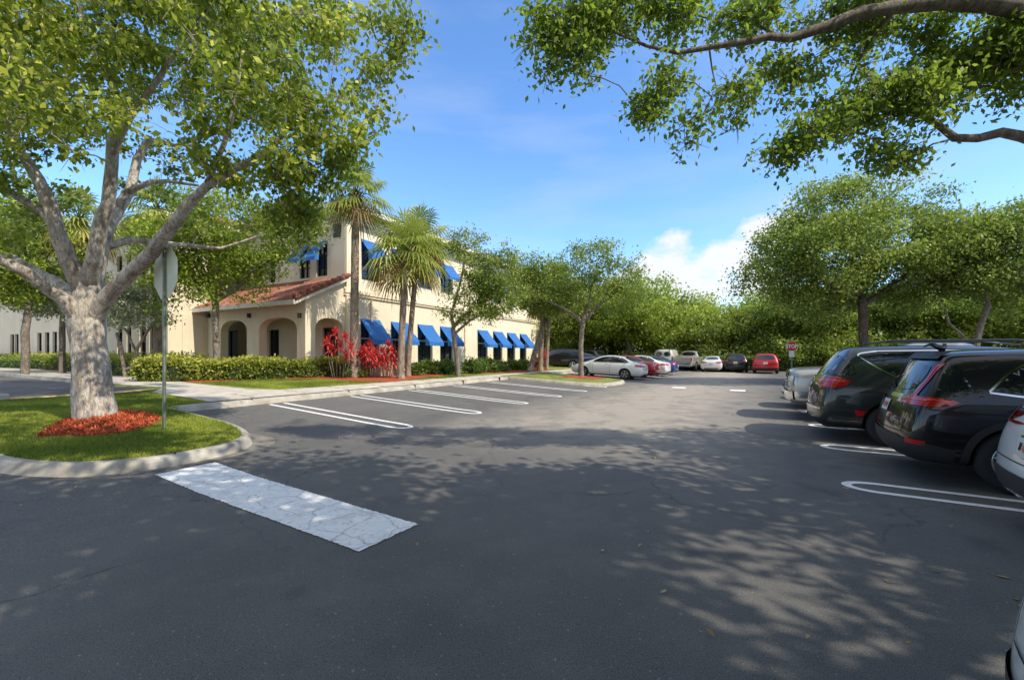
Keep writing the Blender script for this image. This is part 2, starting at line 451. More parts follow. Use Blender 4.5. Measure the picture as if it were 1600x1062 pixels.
cr = wn('ShaderNodeValToRGB'); cr.color_ramp.elements[0].position = .12; cr.color_ramp.elements[1].position = .75
cr.color_ramp.elements[1].color = (.93, .93, .93, 1)
wt.links.new(msk, cr.inputs[0])
n2 = wn('ShaderNodeTexNoise'); n2.inputs['Scale'].default_value = 2.6; n2.inputs['Detail'].default_value = 6; n2.inputs['Roughness'].default_value = .5
mp2 = wn('ShaderNodeMapping'); mp2.inputs['Scale'].default_value = (1, 1.3, 4.5); wt.links.new(tc.outputs['Generated'], mp2.inputs[0]); wt.links.new(mp2.outputs[0], n2.inputs['Vector'])
cr2 = wn('ShaderNodeValToRGB'); cr2.color_ramp.elements[0].position = .46; cr2.color_ramp.elements[1].position = .78; cr2.color_ramp.elements[1].color = (.30, .30, .30, 1)
wt.links.new(n2.outputs[0], cr2.inputs[0])
skyc = wn('ShaderNodeMix', data_type='RGBA', blend_type='MULTIPLY'); skyc.inputs[0].default_value = 1
skyc.inputs[7].default_value = (1.70, 1.88, 2.08, 1); hs_ = wn('ShaderNodeHueSaturation'); hs_.inputs['Saturation'].default_value = 1.12; wt.links.new(sky.outputs[0], hs_.inputs['Color']); wt.links.new(hs_.outputs[0], skyc.inputs[6])
mx = wn('ShaderNodeMix', data_type='RGBA'); wt.links.new(cr2.outputs[0], mx.inputs[0]); wt.links.new(skyc.outputs[2], mx.inputs[6]); mx.inputs[7].default_value = (5.0, 5.5, 6.5, 1)
mx2 = wn('ShaderNodeMix', data_type='RGBA'); wt.links.new(cr.outputs[0], mx2.inputs[0]); wt.links.new(mx.outputs[2], mx2.inputs[6]); mx2.inputs[7].default_value = (6.7, 6.7, 6.8, 1)
# unseen cloud added overhead and behind the camera to brighten and neutralise fill
sp_ = wn('ShaderNodeSeparateXYZ'); wt.links.new(tc.outputs['Generated'], sp_.inputs[0])
up_ = wmath('MULTIPLY', wmath('SUBTRACT', sp_.outputs[2], .66), 6.0); bk_ = wmath('MULTIPLY', wmath('SUBTRACT', -.05, sp_.outputs[1]), 5.0)
n3 = wn('ShaderNodeTexNoise'); n3.inputs['Scale'].default_value = 3.2; n3.inputs['Detail'].default_value = 7; wt.links.new(tc.outputs['Generated'], n3.inputs['Vector'])
area = wmath('MINIMUM', wmath('MAXIMUM', wmath('MAXIMUM', up_, bk_), 0.0), 1.0)
cov = wmath('MULTIPLY', area, wmath('MINIMUM', wmath('MAXIMUM', wmath('ADD', wmath('MULTIPLY', wmath('SUBTRACT', n3.outputs[0], .5), 4.0), .75), 0.0), 1.0))
mx3 = wn('ShaderNodeMix', data_type='RGBA'); wt.links.new(cov, mx3.inputs[0]); wt.links.new(mx2.outputs[2], mx3.inputs[6]); mx3.inputs[7].default_value = (6.5, 6.6, 7.0, 1)
wt.links.new(mx3.outputs[2], bgn.inputs[0])
SC.view_settings.view_transform = 'Standard'; SC.view_settings.look = 'None'; SC.view_settings.exposure = 0
SC.cycles.max_bounces = 6; SC.cycles.diffuse_bounces = 3; SC.cycles.transparent_max_bounces = 4
SC.cycles.use_denoising = True

# ------------------------------------------------------------------ ground
def st2(s, t): p = U*s+Vv*t; return (p[0], p[1])
far = [(-900, -60), (900, -60), (900, 1500), (-900, 1500)]
V = [(-900, -80, -.35), (900, -80, -.35), (900, 1500, -.35), (-900, 1500, -.35)]
g = link('ground', mesh_np('ground', V, [(0, 1, 2, 3)], M['earth'])); struct(g)
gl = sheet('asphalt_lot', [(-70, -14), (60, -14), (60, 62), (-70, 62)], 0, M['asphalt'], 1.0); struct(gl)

tipA = chaikin([st2(1.2, -60), st2(1.2, -9.6), st2(1.25, -8.3), st2(1.9, -7.25), st2(3.0, -7.0), st2(4.0, -7.35), st2(4.42, -8.6), st2(4.42, -10), st2(4.42, -11.1)], 3)
tipA = tipA + [st2(4.42, -11.62)]
main1 = [st2(4.42, -11.62), st2(19.3, -11.75)]
isl2 = chaikin([st2(19.3, -12.0), st2(19.3, -9.2), st2(19.45, -7.4), st2(20.6, -6.55), st2(22.5, -6.5), st2(23.9, -6.9), st2(24.3, -8.4), st2(24.4, -11.5)], 3)
main2 = [st2(24.4, -11.7), st2(40, -11.7)]
KP = [(0, .003), (.03, .09), (.055, .13), (.09, .150), (.175, .156), (.20, .10)]   # kerb profile, offset to the left of the path
def kerb(name, path, mat=None, dens=.35):
    o = sweep(name, path, KP, mat or M['kerb'], None, dens); struct(o); return o
kerb('kerb', tipA, dens=.15)
kerb('kerb', main1); kerb('kerb', isl2, dens=.2); kerb('kerb', main2)
# pale joints between the kerb stones
jm = MB()
def joint(p, ax): 
    jm.box((p[0], p[1], HT(*p)+.080), .10, .004, .078, ax)
for s_ in np.arange(6.2, 19, 3.05): joint(st2(s_, -11.79), (-Vv[0], -Vv[1]))
for s_ in (1.75, ): joint((-4.83, 6.1), (-.86, .5))
struct(jm.build('kerb_joint_line', M['seam']))
# gutter patch by the island tip
o = sheet('gutter_patch', chaikin([st2(1.45, -7.85), st2(2.0, -7.12), st2(3.0, -6.9), st2(3.95, -7.1), st2(4.3, -7.35), st2(4.5, -7.75), st2(4.48, -8.1), st2(4.38, -8.6), st2(4.0, -7.5), st2(3.0, -7.1), st2(1.9, -7.35)], 1, True), .006, varied('gutter_concrete', (.13, .12, .10), (.24, .22, .19), 3, .9), .4); struct(o)
land = [st2(1.32, -60), st2(1.32, -9.6)] + [tuple(p) for p in offset(tipA, .12)][8:-1] + [st2(4.55, -11.74)] + [st2(s_, -11.87) for s_ in np.arange(5, 19.3, 1)] \
    + [tuple(p) for p in offset(isl2, .12)] + [st2(24.6, -11.82), st2(60, -11.82), st2(60, -90), st2(1.32, -90)]
# drop any self-crossing start points
o = sheet('lawn', land, .145, M['lawn'], .9, bstep=1.2); struct(o)

def wz(h): return lambda V, poly: np.full(len(V), h)
# sidewalk: strip along the kerb and the branch that runs to the left
o = sheet('sidewalk', [st2(5.25, -11.86), st2(5.3, -13.2), st2(5.2, -15.0), st2(6.0, -16.4), st2(5.45, -18), st2(5.3, -24), st2(5.3, -62), st2(8.2, -62), st2(7.3, -20), st2(7.15, -17), st2(7.4, -14.2), st2(7.9, -13.35), st2(9, -13.25), st2(19.3, -13.05), st2(26, -12.9), st2(40, -12.9), st2(40, -11.86), st2(24.6, -11.86), st2(24.3, -12.3), st2(19.2, -12.3), st2(19.2, -11.86)], .162, M['concrete'], .6); struct(o)
jm = MB()
for s_ in np.arange(6.4, 19, 1.52):
    for a_ in range(3):
        t0 = -12.0 - a_*.42
        p = st2(s_, t0-.19); jm.box((p[0], p[1], HT(*p)+.163), .2, .006, .004, (Vv[0], Vv[1]))
for t_ in np.arange(-60, -16.5, 1.52):
    p = st2(6.5, t_); jm.box((p[0], p[1], HT(*p)+.163), 1.1, .006, .004, (U[0], U[1]))
struct(jm.build('sidewalk_joint_line', M['seam']))
lot = chaikin([st2(1.3, -15.6), st2(3.4, -15.5), st2(5.0, -15.6), st2(5.65, -16.2), st2(5.1, -17.2), st2(4.85, -19), st2(4.8, -24), st2(5.0, -60), st2(-20, -60), st2(-20, -15.6)], 1, True)
o = sheet('side_lot_asphalt', lot, .172, M['asphalt2'], .8); struct(o)
kq = [(0, .16), (0, .26), (.04, .285), (.2, .285), (.24, .15)]
o = sweep('kerb', chaikin([st2(5.0, -60), st2(4.8, -24), st2(4.85, -19), st2(5.05, -17.3)], 2)[::-1], kq, M['kerb']); struct(o)
o = sweep('kerb', [st2(-12, -15.6), st2(2.6, -15.6)], [(a-.24, b) for a, b in kq], M['kerb']); struct(o)
o = sweep('yellow_kerb', chaikin([st2(2.6, -15.6), st2(3.5, -15.5), st2(4.7, -15.55), st2(5.4, -15.9)], 2), [(-.24, .165), (-.22, .185), (-.04, .185), (0, .165)], M['yellow']); struct(o)
# road and ground behind the white sedan row
o = sheet('back_lot_asphalt', [st2(33.5, -19), st2(60, -19), st2(60, -45), st2(33.5, -45)], .17, M['asphalt2'], 1.5); struct(o)

def hill(h, fall=.5):
    def f(V, poly):
        P = np.array(densify(poly, .15)); d = np.min(np.linalg.norm(V[:, None]-P[None], axis=2), axis=1)
        r = np.random.default_rng(5)
        return h*np.clip(d/fall, 0, 1)**.7 + r.uniform(-.018, .018, len(V))*(d > .02)
    return f
mulchA = chaikin([G(45, 688, .16), G(80, 681, .16), G(150, 683, .16), G(215, 672, .16), G(252, 658, .16), G(250, 650, .16), G(212, 642, .18), G(160, 641, .18), G(100, 652, .18)], 2, True)
o = sheet('mulch_bed', mulchA, .152, M['mulch'], .045, hill(.13, .75), bstep=.08); struct(o)
mA = o
hedge_mulch = [st2(8.1, -62), st2(7.3, -20), st2(7.1, -17.2), G(296, 598, .15), G(345, 596, .15), G(420, 593, .15), G(500, 592.5, .15), G(560, 596, .15), G(612, 597, .15), G(660, 591, .15), G(700, 586, .15), st2(18, -16.0), st2(18, -19), st2(9, -22), st2(9.6, -62)]
o = sheet('mulch_bed', hedge_mulch, .152, M['mulch'], .45, hill(.05, .3), bstep=.5); struct(o)
o = sheet('mulch_bed', chaikin([st2(20, -14.8), st2(23, -13.4), st2(28, -13.0), st2(29, -15), st2(24, -16)], 2, True), .152, M['mulch'], .4, hill(.05, .3)); struct(o)
o = sheet('mulch_bed', chaikin([st2(21.8, -9.2), st2(22.6, -8.0), st2(23.4, -7.6), st2(23.9, -8.5), st2(23.4, -10), st2(22.5, -10.3)], 2, True), .152, M['mulch'], .2, hill(.05, .4)); struct(o)

# painted lines
def hairpin(sc_, t0, t1, half=.2, w=.1):
    """t1 is the round end; open towards t0"""
    sg = 1 if t1 > t0 else -1; V = []; F = []
    path = [(sc_-half, t) for t in np.linspace(t0, t1-sg*half*1.6, 14)]
    path += [(sc_ - half*math.cos(a), t1-sg*half*1.6 + sg*half*1.6*math.sin(a)) for a in np.linspace(.15, math.pi-.15, 12)]
    path += [(sc_+half, t) for t in np.linspace(t1-sg*half*1.6, t0, 14)]
    P = np.array(path); T = np.gradient(P, axis=0); T /= np.linalg.norm(T, axis=1)[:, None]; N = np.stack([-T[:, 1], T[:, 0]], 1)
    for i in range(len(P)):
        for q in (-w/2, w/2):
            a = P[i]+N[i]*q; V.append(tuple(ST(a[0], a[1], .006)))
        if i: F.append((2*i-2, 2*i-1, 2*i+1, 2*i))
    me = mesh_np('bay_line', V, F, M['mark']); bm = bmesh.new(); bm.from_mesh(me); bmesh.ops.recalc_face_normals(bm, faces=bm.faces)
    bm.to_mesh(me); bm.free()
    if me.polygons[0].normal.z < 0: me.flip_normals()
    struct(link('bay_line', me))
for k in range(6): hairpin(6.75+2.6*k, -11.5, -6.6)
for k in range(9): hairpin(6.62+2.56*k, 6.0, .82, .2)
for k in range(5): hairpin(27.9+2.65*k, -11.6, -6.4)
_rb = np.random.default_rng(8)
o = sheet('stop_bar', [(x+_rb.normal(0, .0045), y+_rb.normal(0, .0045)) for x, y in densify([st2(2.40, -6.82), st2(3.12, -6.86), st2(3.0, -2.82), st2(2.34, -2.84)], .025)], .008, M['bar'], .3); struct(o)
for (a, b) in ((21.6, -3.65), (21.2, -1.15)):
    o = sheet('lane_dash', [st2(a-.35, b-.3), st2(a+.35, b-.3), st2(a+.35, b+.3), st2(a-.35, b+.3)], .008, M['mark'], .3); struct(o)

# ------------------------------------------------------------------ leaves, grass
def leaf_cloud(C, size, rng, up=.35, droop=.25, wid=.5, size_var=.45):
    N = len(C)
    d = rng.normal(size=(N, 3)); d[:, 2] -= droop*1.6; d /= np.linalg.norm(d, axis=1)[:, None]
    nn = rng.normal(size=(N, 3)); nn[:, 2] += up*3
    s = np.cross(nn, d); s /= np.linalg.norm(s, axis=1)[:, None]+1e-9
    n = np.cross(d, s)
    L = size*(1+rng.uniform(-size_var, size_var, N))[:, None]
    b = C; m = C+d*L*.45 - n*L*.04
    V = np.stack([b, m+s*L*wid*.5+n*L*.08, C+d*L, m-s*L*wid*.5+n*L*.08], 1).reshape(-1, 3)
    return V, np.arange(4*N).reshape(N, 4)
def crown_mesh(name, centers, radii, n_each, size, mat, seed=1, up=.35, droop=.25, wid=.5, flat=.75):
    rng = np.random.default_rng(seed); Cs = []; T = []
    for c, r in zip(centers, radii):
        n = max(3, int(n_each*(r/np.mean(radii))**2*rng.uniform(.6, 1.3)))
        p = rng.normal(size=(n, 3))*r*.5*np.array([1, 1, flat]); 
        Cs.append(p+np.array(c)); T.append(np.clip(rng.normal(.42+rng.uniform(-.2, .2), .24, n) + p[:, 2]/r*.14, 0, 1))
    C = np.concatenate(Cs); T = np.concatenate(T)
    V, F = leaf_cloud(C, size, rng, up, droop, wid)
    return mesh_np(name, V, F, mat, np.repeat(T, 4))

def skeleton(limbs, attract, rng, seg=.45, tip_r=.012, pipe=2.3, wob=.12):
    """limbs: list of polylines [(pos, r)], first one is the trunk. attract: Nx3. returns list of (pts, radii) branches"""
    pos = []; par = []; rmin = []
    for li, L in enumerate(limbs):
        prev = None
        if li:
            q = np.array(L[0][0]); dd = np.linalg.norm(np.array(pos)-q, axis=1); prev = int(dd.argmin())
        for k, (p, r) in enumerate(L):
            p = np.array(p, float)
            if prev is not None:
                a = pos[prev]; ra = rmin[prev] if k else r
                m = max(1, int(np.linalg.norm(p-a)/seg))
                for j in range(1, m+1):
                    f = j/m; pos.append(a+(p-a)*f + (rng.normal(size=3)*.02 if j < m else 0)); par.append(prev); rmin.append(ra+(r-ra)*f); prev = len(pos)-1
            else:
                pos.append(p); par.append(-1); rmin.append(r); prev = 0
    A = np.array(attract)
    if len(A):
        top = np.array(pos[-1]) if len(limbs) == 1 else np.array(limbs[0][-1][0])
        order = np.argsort(np.linalg.norm(A-top, axis=1)+rng.uniform(-.5, .5, len(A)))
        start = max(1, int(len(pos)*.0)); zlim = limbs[0][-1][0][2]*.85 if len(limbs) == 1 else -9
        for ai in order:
            a = A[ai]; P = np.array(pos); dv = a-P; dist = np.linalg.norm(dv, axis=1)
            cost = dist + np.clip(P[:, 2]-a[2], 0, None)*.6 + (P[:, 2] < zlim)*9 + np.clip(1.2-dist, 0, 1)*0
            j = int(cost.argmin()); d0 = dist[j]; m = max(1, int(round(d0/seg))); a0 = P[j].copy(); prev = j
            side = rng.normal(size=3)*wob*d0; side[2] = abs(side[2])*.8+.06*d0
            for k in range(1, m+1):
                f = k/m; q = a0+(a-a0)*f+side*math.sin(math.pi*f)*.7 + (rng.normal(size=3)*.03 if k < m else 0)
                pos.append(q); par.append(prev); rmin.append(tip_r); prev = len(pos)-1
    n = len(pos); ch = [[] for _ in range(n)]
    for i, p in enumerate(par):
        if p >= 0: ch[p].append(i)
    r = np.zeros(n)
    for i in range(n-1, -1, -1):
        s_ = sum(r[c]**pipe for c in ch[i])**(1/pipe) if ch[i] else tip_r*.6
        r[i] = rmin[i] if rmin[i] > tip_r else max(s_, tip_r*.6)
    for i in range(1, n):
        r[i] = min(r[i], r[par[i]]*(1.0 if rmin[i] <= tip_r else 1.3))
    out = []; st_ = [(0, None)]
    while st_:
        i, p = st_.pop(); pts = []; rr = []
        if p is not None: pts.append(pos[p]); rr.append(min(r[p], r[i]*1.25))
        while True:
            pts.append(pos[i]); rr.append(r[i])
            if not ch[i]: break
            c = sorted(ch[i], key=lambda q: -r[q])
            for q in c[1:]: st_.append((q, i))
            i = c[0]
        out.append((pts, rr))
    return out
def wood_mesh(name, branches, mat, nside=None, knobs=0):
    mb = MB()
    for pts, rr in branches:
        k = 5 if max(rr) < .03 else (7 if max(rr) < .08 else (10 if max(rr) < .16 else 20))
        if len(pts) > 1: mb.tube(pts, rr, k, False, jit=.07 if max(rr) > .1 else .0)
    return mesh_np(name, mb.v, mb.f, mat, None, True)
def twigs(centers, radii, rng, k=6):
    out = []
    for c, r in zip(centers, radii):
        c = np.array(c)
        for _ in range(k):
            d = rng.normal(size=3); d /= np.linalg.norm(d); m_ = c+d*r*.4+np.array([0, 0, .04*r])
            out.append(([c, m_, c+d*r*.85+np.array([0, 0, -.1*r])], [.0055, .004, .0022]))
    return out
def sample_blobs(blobs, n, rng, shell=.55, mind=.0):
    """blobs: (cx,cy,cz,rx,ry,rz)"""
    B = np.array(blobs, float); vol = B[:, 3]*B[:, 4]*B[:, 5]; k = rng.choice(len(B), n, p=vol/vol.sum())
    d = rng.normal(size=(n, 3)); d /= np.linalg.norm(d, axis=1)[:, None]
    r = shell+(1-shell)*rng.uniform(0, 1, n)**.6
    return B[k, :3]+d*B[k, 3:]*r[:, None]
def shape_tree(name, label, group, loc, trunk, blobs, n_att, cl_r, n_leaf, leaf, lmat, bmat, seed, cat='tree', up=.35, droop=.25, extra=None, rz=0, wob=.14, seg=.5, pipe=2.3, shell=.5, limbs=None):
    """trunk: [(pos, r)] in local coordinates"""
    rng = np.random.default_rng(seed)
    A = sample_blobs(blobs, n_att, rng, shell)
    if extra is not None: A = np.concatenate([A, np.array(extra)])
    root = empty(name, loc, rz); tag(root, label, cat, group)
    br = skeleton([trunk]+(limbs or []), A, rng, seg=seg, wob=wob, pipe=pipe)
    link('trunk', wood_mesh('trunk', br, bmat), root, False)
    link('crown', crown_mesh('crown', A, np.full(len(A), cl_r)*rng.uniform(.7, 1.3, len(A)), n_leaf, leaf, lmat, seed+1, up, droop), root, False)
    return root
def copy_thing(root, loc, rz, scale=1.0, label=None, mats=None):
    r = root.copy(); COL.objects.link(r); r.location = loc; r.rotation_euler = (0, 0, rz); r.scale = (scale,)*3
    if label: r['label'] = label
    for c in root.children:
        k = c.copy(); COL.objects.link(k); k.parent = r
        for g_ in c.children:
            h = g_.copy(); COL.objects.link(h); h.parent = k
    return r

def grass_blades(name, poly, n, dz, h=.055, seed=2, excl=None):
    rng = np.random.default_rng(seed); P = np.array(poly); lo, hi = P.min(0), P.max(0)
    X = rng.uniform(lo, hi, (n*3, 2)); X = X[inpoly(X, poly)]
    if excl is not None: X = X[~inpoly(X, excl)]
    X = X[:n]
    z = HTn(X[:, 0], X[:, 1])+dz
    a = rng.uniform(0, 6.28, len(X)); w = .006; hh = h*rng.uniform(.5, 1.3, len(X))
    lean = rng.normal(size=(len(X), 2))*.02
    b0 = np.column_stack([X[:, 0]-np.cos(a)*w, X[:, 1]-np.sin(a)*w, z]); b1 = np.column_stack([X[:, 0]+np.cos(a)*w, X[:, 1]+np.sin(a)*w, z])
    tp = np.column_stack([X+lean, z+hh])
    V = np.stack([b0, b1, tp], 1).reshape(-1, 3)
    clump = .5+.25*np.sin(X[:, 0]*2.1+np.sin(X[:, 1]*1.7)*2)+rng.normal(0, .18, len(X))
    o = link(name, mesh_np(name, V, np.arange(len(V)).reshape(-1, 3), M['blade'], np.repeat(np.clip(clump, 0, 1), 3)))
    tag(o, kind='stuff'); return o
nearA = [tuple(p) for p in offset(tipA, .17)]
iA = [p for p in nearA if np.dot(Vv, p) > -15] + [st2(4.7, -11.9), st2(5.2, -12), st2(5.15, -15.0), st2(1.6, -15.3)]
g1 = grass_blades('grass', iA, 120000, .143, .05, excl=mulchA); tag(g1, 'short mown grass on the kerbed island', 'grass')
g2 = grass_blades('grass', [st2(8.0, -13.45), st2(18.5, -13.15), G(700, 586, .15), G(660, 591, .15), G(612, 597, .15), G(560, 596, .15), G(500, 592.5, .15), G(420, 593, .15), G(345, 596, .15), G(305, 598.5, .15)], 35000, .143, .06, 4); tag(g2, 'grass strip between the sidewalk and the red mulch', 'grass')
# mulch chips
rng = np.random.default_rng(9); X = rng.uniform(np.array(mulchA).min(0), np.array(mulchA).max(0), (22000, 2)); X = X[inpoly(X, mulchA)]
bv = BVHTree.FromPolygons([v.co+Vector((0, 0, 0)) for v in mA.data.vertices], [tuple(p.vertices) for p in mA.data.polygons])
Z = np.array([(bv.ray_cast(Vector((x, y, 5)), Vector((0, 0, -1)))[0] or Vector((0, 0, HT(x, y)+.15))).z for x, y in X])
V, F = leaf_cloud(np.column_stack([X, Z+.004]), .05, rng, up=2.0, droop=0, wid=.25)
V[:, 2] = np.maximum(V[:, 2], np.repeat(Z, 4)-.005)
o = link('mulch_chips', mesh_np('mulch_chips', V, F, M['chip'], np.repeat(rng.uniform(0, 1, len(X)), 4))); tag(o, 'loose red mulch chips around the big tree', 'mulch', kind='stuff')
# fallen leaves on the asphalt
rng = np.random.default_rng(21); pts = [G(*p) for p in ((940, 863), (997, 856), (1383, 905), (1362, 850), (1383, 866), (1380, 885), (1118, 998), (1422, 1004), (1198, 762), (1316, 762), (1322, 768), (1284, 738), (1408, 815), (1260, 1000), (1455, 893), (1580, 905), (1595, 945), (1585, 938), (652, 855), (742, 718))]
pts += [st2(rng.uniform(1, 16), rng.uniform(-9, 3)) for _ in range(70)]
C = np.array([(x, y, HT(x, y)+.012) for x, y in pts]); V, F = leaf_cloud(C, .06, rng, up=3, droop=0, wid=.4, size_var=.4)
V[:, 2] = np.clip(V[:, 2], np.repeat(C[:, 2], 4)-.006, np.repeat(C[:, 2], 4)+.02)
M['litter'] = leaf_mat('dry_leaf', (.16, .08, .03), (.38, .24, .11), (.55, .45, .22), .1)
o = link('fallen_leaves', mesh_np('fallen_leaves', V, F, M['litter'], np.repeat(rng.uniform(0, 1, len(C)), 4))); tag(o, 'dry leaves scattered over the asphalt', 'leaves', kind='stuff')

# ------------------------------------------------------------------ office building
CB = np.array([(539-800)/670*22.0, 22.0]); EU = np.array([.4632, .8863]); EL = np.array([-.8863, .4632])
GZ = .45
def along(P, d, px):
    k = (px-CX)/FPX; return (k*P[1]-P[0])/(d[0]-k*d[1])
def zat(py, P): return EYE+(HY-py)/FPX*P[1]
def W3(P, d, t, z, n=None, off=0.0):
    q = P+d*t
    if n is not None: q = q+n*off
    return (q[0], q[1], z)
def bake(o, mods):
    """apply modifiers and return the mesh"""
    dg = bpy.context.evaluated_depsgraph_get(); me = bpy.data.meshes.new_from_object(o.evaluated_get(dg)); return me
def wall_cut(name, mat, root, P, d, n, length, z0, z1, th, openings, arches=()):
    """solid wall from P along d, outside face towards n, th thick inwards, with openings cut"""
    a = MB(); c = P+d*length/2-n*th/2
    a.box((c[0], c[1], (z0+z1)/2), length/2, th/2, (z1-z0)/2, d)
    wo = link(name, a.mesh(name, mat)); 
    cu = MB()
    for (t0, t1, a0, a1) in openings:
        c = P+d*(t0+t1)/2-n*th/2; cu.box((c[0], c[1], (a0+a1)/2), (t1-t0)/2, th*1.5, (a1-a0)/2, d)
    for (t0, t1, a0, zs, zt) in arches:
        prof = [(t0, a0), (t1, a0), (t1, zs)]
        m = (t0+t1)/2; h = (t1-t0)/2
        for k in range(1, 18):
            an = math.pi*k/18; prof.append((m+h*math.copysign(abs(math.cos(an))**.85, math.cos(an)), zs+(zt-zs)*math.sin(an)**.9))
        prof.append((t0, zs)); N = len(prof)
        V = [W3(P, d, t, z, n, th*.5) for t, z in prof]+[W3(P, d, t, z, n, -th*1.6) for t, z in prof]
        cu.add(V, [tuple(range(N)), tuple(range(2*N-1, N-1, -1))]+[(i, i+N, (i+1) % N+N, (i+1) % N) for i in range(N)])
    if cu.v:
        cm = cu.mesh('cut', mat); bm = bmesh.new(); bm.from_mesh(cm); bmesh.ops.recalc_face_normals(bm, faces=bm.faces); bm.to_mesh(cm); bm.free()
        bm = bmesh.new(); bm.from_mesh(wo.data); bmesh.ops.recalc_face_normals(bm, faces=bm.faces); bm.to_mesh(wo.data); bm.free()
        co_ = link('cut', cm); md = wo.modifiers.new('b', 'BOOLEAN'); md.object = co_; md.operation = 'DIFFERENCE'; md.solver = 'EXACT'
        me = bake(wo, None); wo.modifiers.clear(); wo.data = me; bpy.data.objects.remove(co_)
    wo.parent = root; wo.location = tuple(-c for c in root.location)
    return wo
def window(root, P, d, n, t0, t1, z0, z1, cols=2, rows=2, rec=.14, transom=None, name='window'):
    fw = .055; m = MB(); c = lambda t, z, o: W3(P, d, t, z, n, o)
    w = t1-t0; h = z1-z0; md_ = .03
    def bar(ta, tb, za, zb, pr=0.0): 
        p = P+d*(ta+tb)/2-n*(rec-pr); m.box((p[0], p[1], (za+zb)/2), (tb-ta)/2, md_, (zb-za)/2, d)
    bar(t0, t0+fw, z0, z1); bar(t1-fw, t1, z0, z1); bar(t0+fw, t1-fw, z0, z0+fw); bar(t0+fw, t1-fw, z1-fw, z1)
    for k in range(1, cols): bar(t0+w*k/cols-.02, t0+w*k/cols+.02, z0+fw, z1-fw, -.004)
    for k in range(1, rows): bar(t0+fw, t1-fw, z0+h*k/rows-.02, z0+h*k/rows+.02, -.008)
    f = m.build(name, M['frame'], root)
    g = MB(); p = P+d*(t0+t1)/2-n*(rec+.03); g.box((p[0], p[1], (z0+z1)/2), w/2-.01, .006, h/2-.01, d)
    q = g.build('pane', M['winglass'], f, world=False)
    if transom:
        s = MB(); p = P+d*(t0+t1)/2-n*(rec-.045); s.box((p[0], p[1], transom), w/2, .03, .045, d); s.build('transom', M['transom'], f, world=False)
    return f
def awning(root, P, d, n, t0, t1, zt, drop=1.25, proj=1.15, val=.24):
    m = MB(); K = 8; V = []; T = []
    prof = [(0.02, zt)]+[(proj*f, zt-drop*f-.05*math.sin(math.pi*f)) for f in (.25, .5, .75, 1)]+[(proj+.01, zt-drop-val)]
    for k in range(K+1):
        f = k/K
        for j, (o, z) in enumerate(prof):
            zz = z - (0.03*math.sin(math.pi*f*4)**2 if j == len(prof)-1 else .02*math.sin(math.pi*f)) 
            V.append(W3(P, d, t0+(t1-t0)*f, zz, n, o)); T.append(f)
    J = len(prof); F = [(k*J+j, k*J+j+1, (k+1)*J+j+1, (k+1)*J+j) for k in range(K) for j in range(J-1)]
    m.add(V, F, T)
    # narrow return wings at both ends
    for f, t in ((0, t0), (1, t1)):
        a = [W3(P, d, t, prof[-2][1], n, prof[-2][0]), W3(P, d, t, prof[-1][1], n, prof[-1][0]), W3(P, d, t, prof[-2][1]-val, n, proj*.70), W3(P, d, t, zt-drop*.66, n, proj*.66)]
        m.add(a, [(0, 1, 2, 3)], [f, f+.03, f+.08, f+.08])
    return m.build('awning', M['awning'], root, tone=True)

L = 28.5; ROOFZ = 9.02; B0 = GZ-.3
C3 = (CB[0], CB[1], GZ)
bld = empty('office_building', C3)
tag(bld, 'cream stucco two storey office block with red tile roof, arched porch and blue awnings', 'office building')
NF = -EL; NN = -EU        # facade faces the aisle (right), near end faces the camera
lowx = [(564, 592), (611.4, 635), (653, 674.4), (688, 707), (746.4, 761), (770.7, 784), (792.5, 804.2), (812.3, 821.8)]
lw = [(along(CB, EU, a), along(CB, EU, b)) for a, b in lowx]
zb_, zt_ = GZ+.35, zat(502, CB+EU*lw[0][0])+.05
uz0, uz1 = zat(436, CB+EU*lw[0][0]), zat(376, CB+EU*lw[0][0])
ops = [(a, b, zb_, zt_) for a, b in lw] + [(a+.05, b-.05, uz0+(.25 if k else 0), uz1) for k, (a, b) in enumerate(lw)]
wall_cut('wall', M['stucco'], bld, CB, EU, NF, L, B0, ROOFZ, .35, ops)
for k, (a, b) in enumerate(lw):
    window(bld, CB, EU, NF, a, b, zb_, zt_, 2, 3, transom=(zb_+zt_)/2+.35)
    awning(bld, CB, EU, NF, a-.05, b+.07, zt_+.10, 1.12, .95)
    window(bld, CB, EU, NF, a+.05, b-.05, uz0+(.25 if k else 0), uz1, 2, 4)
    awning(bld, CB, EU, NF, a, b+.03, uz1+.12, .95, .8, .2)
# near end wall with upstairs windows above the porch roof
NLEN = 17.0
nx = [(484.5, 468), (511.3, 494.5), (430, 420), (412, 398)]
nw = [(along(CB, EL, a), along(CB, EL, b)) for a, b in nx]
nz0, nz1 = zat(431, CB+EL*nw[1][0])+.02, zat(380, CB+EL*nw[1][0])
dx = [(371.5, 343), (411.5, 403), (435.7, 420)]
dw = [(along(CB, EL, a), along(CB, EL, b)) for a, b in dx]
PB = CB+EU*.02
sx = along(CB, EL, 511)   # window seen through the side arch
wops = [(a, b, nz0, nz1) for a, b in nw] + [(dw[0][0], dw[0][1], GZ, 3.05), (dw[1][0], dw[1][1], GZ, 3.0), (dw[2][0], dw[2][1], GZ, 3.0), (sx-.9, sx+.35, GZ, 3.0)]
wall_cut('wall', M['stucco'], bld, CB+EU*.002-EL*(-.352), EL, NN, NLEN, B0, ROOFZ-.01, .35, [(a-.352, b-.352, c, d_) for a, b, c, d_ in wops])
for a, b in nw: window(bld, CB, EL, NN, a, b, nz0, nz1, 2, 3); awning(bld, CB, EL, NN, a-.05, b+.05, nz1+.15, .95, .8, .2)
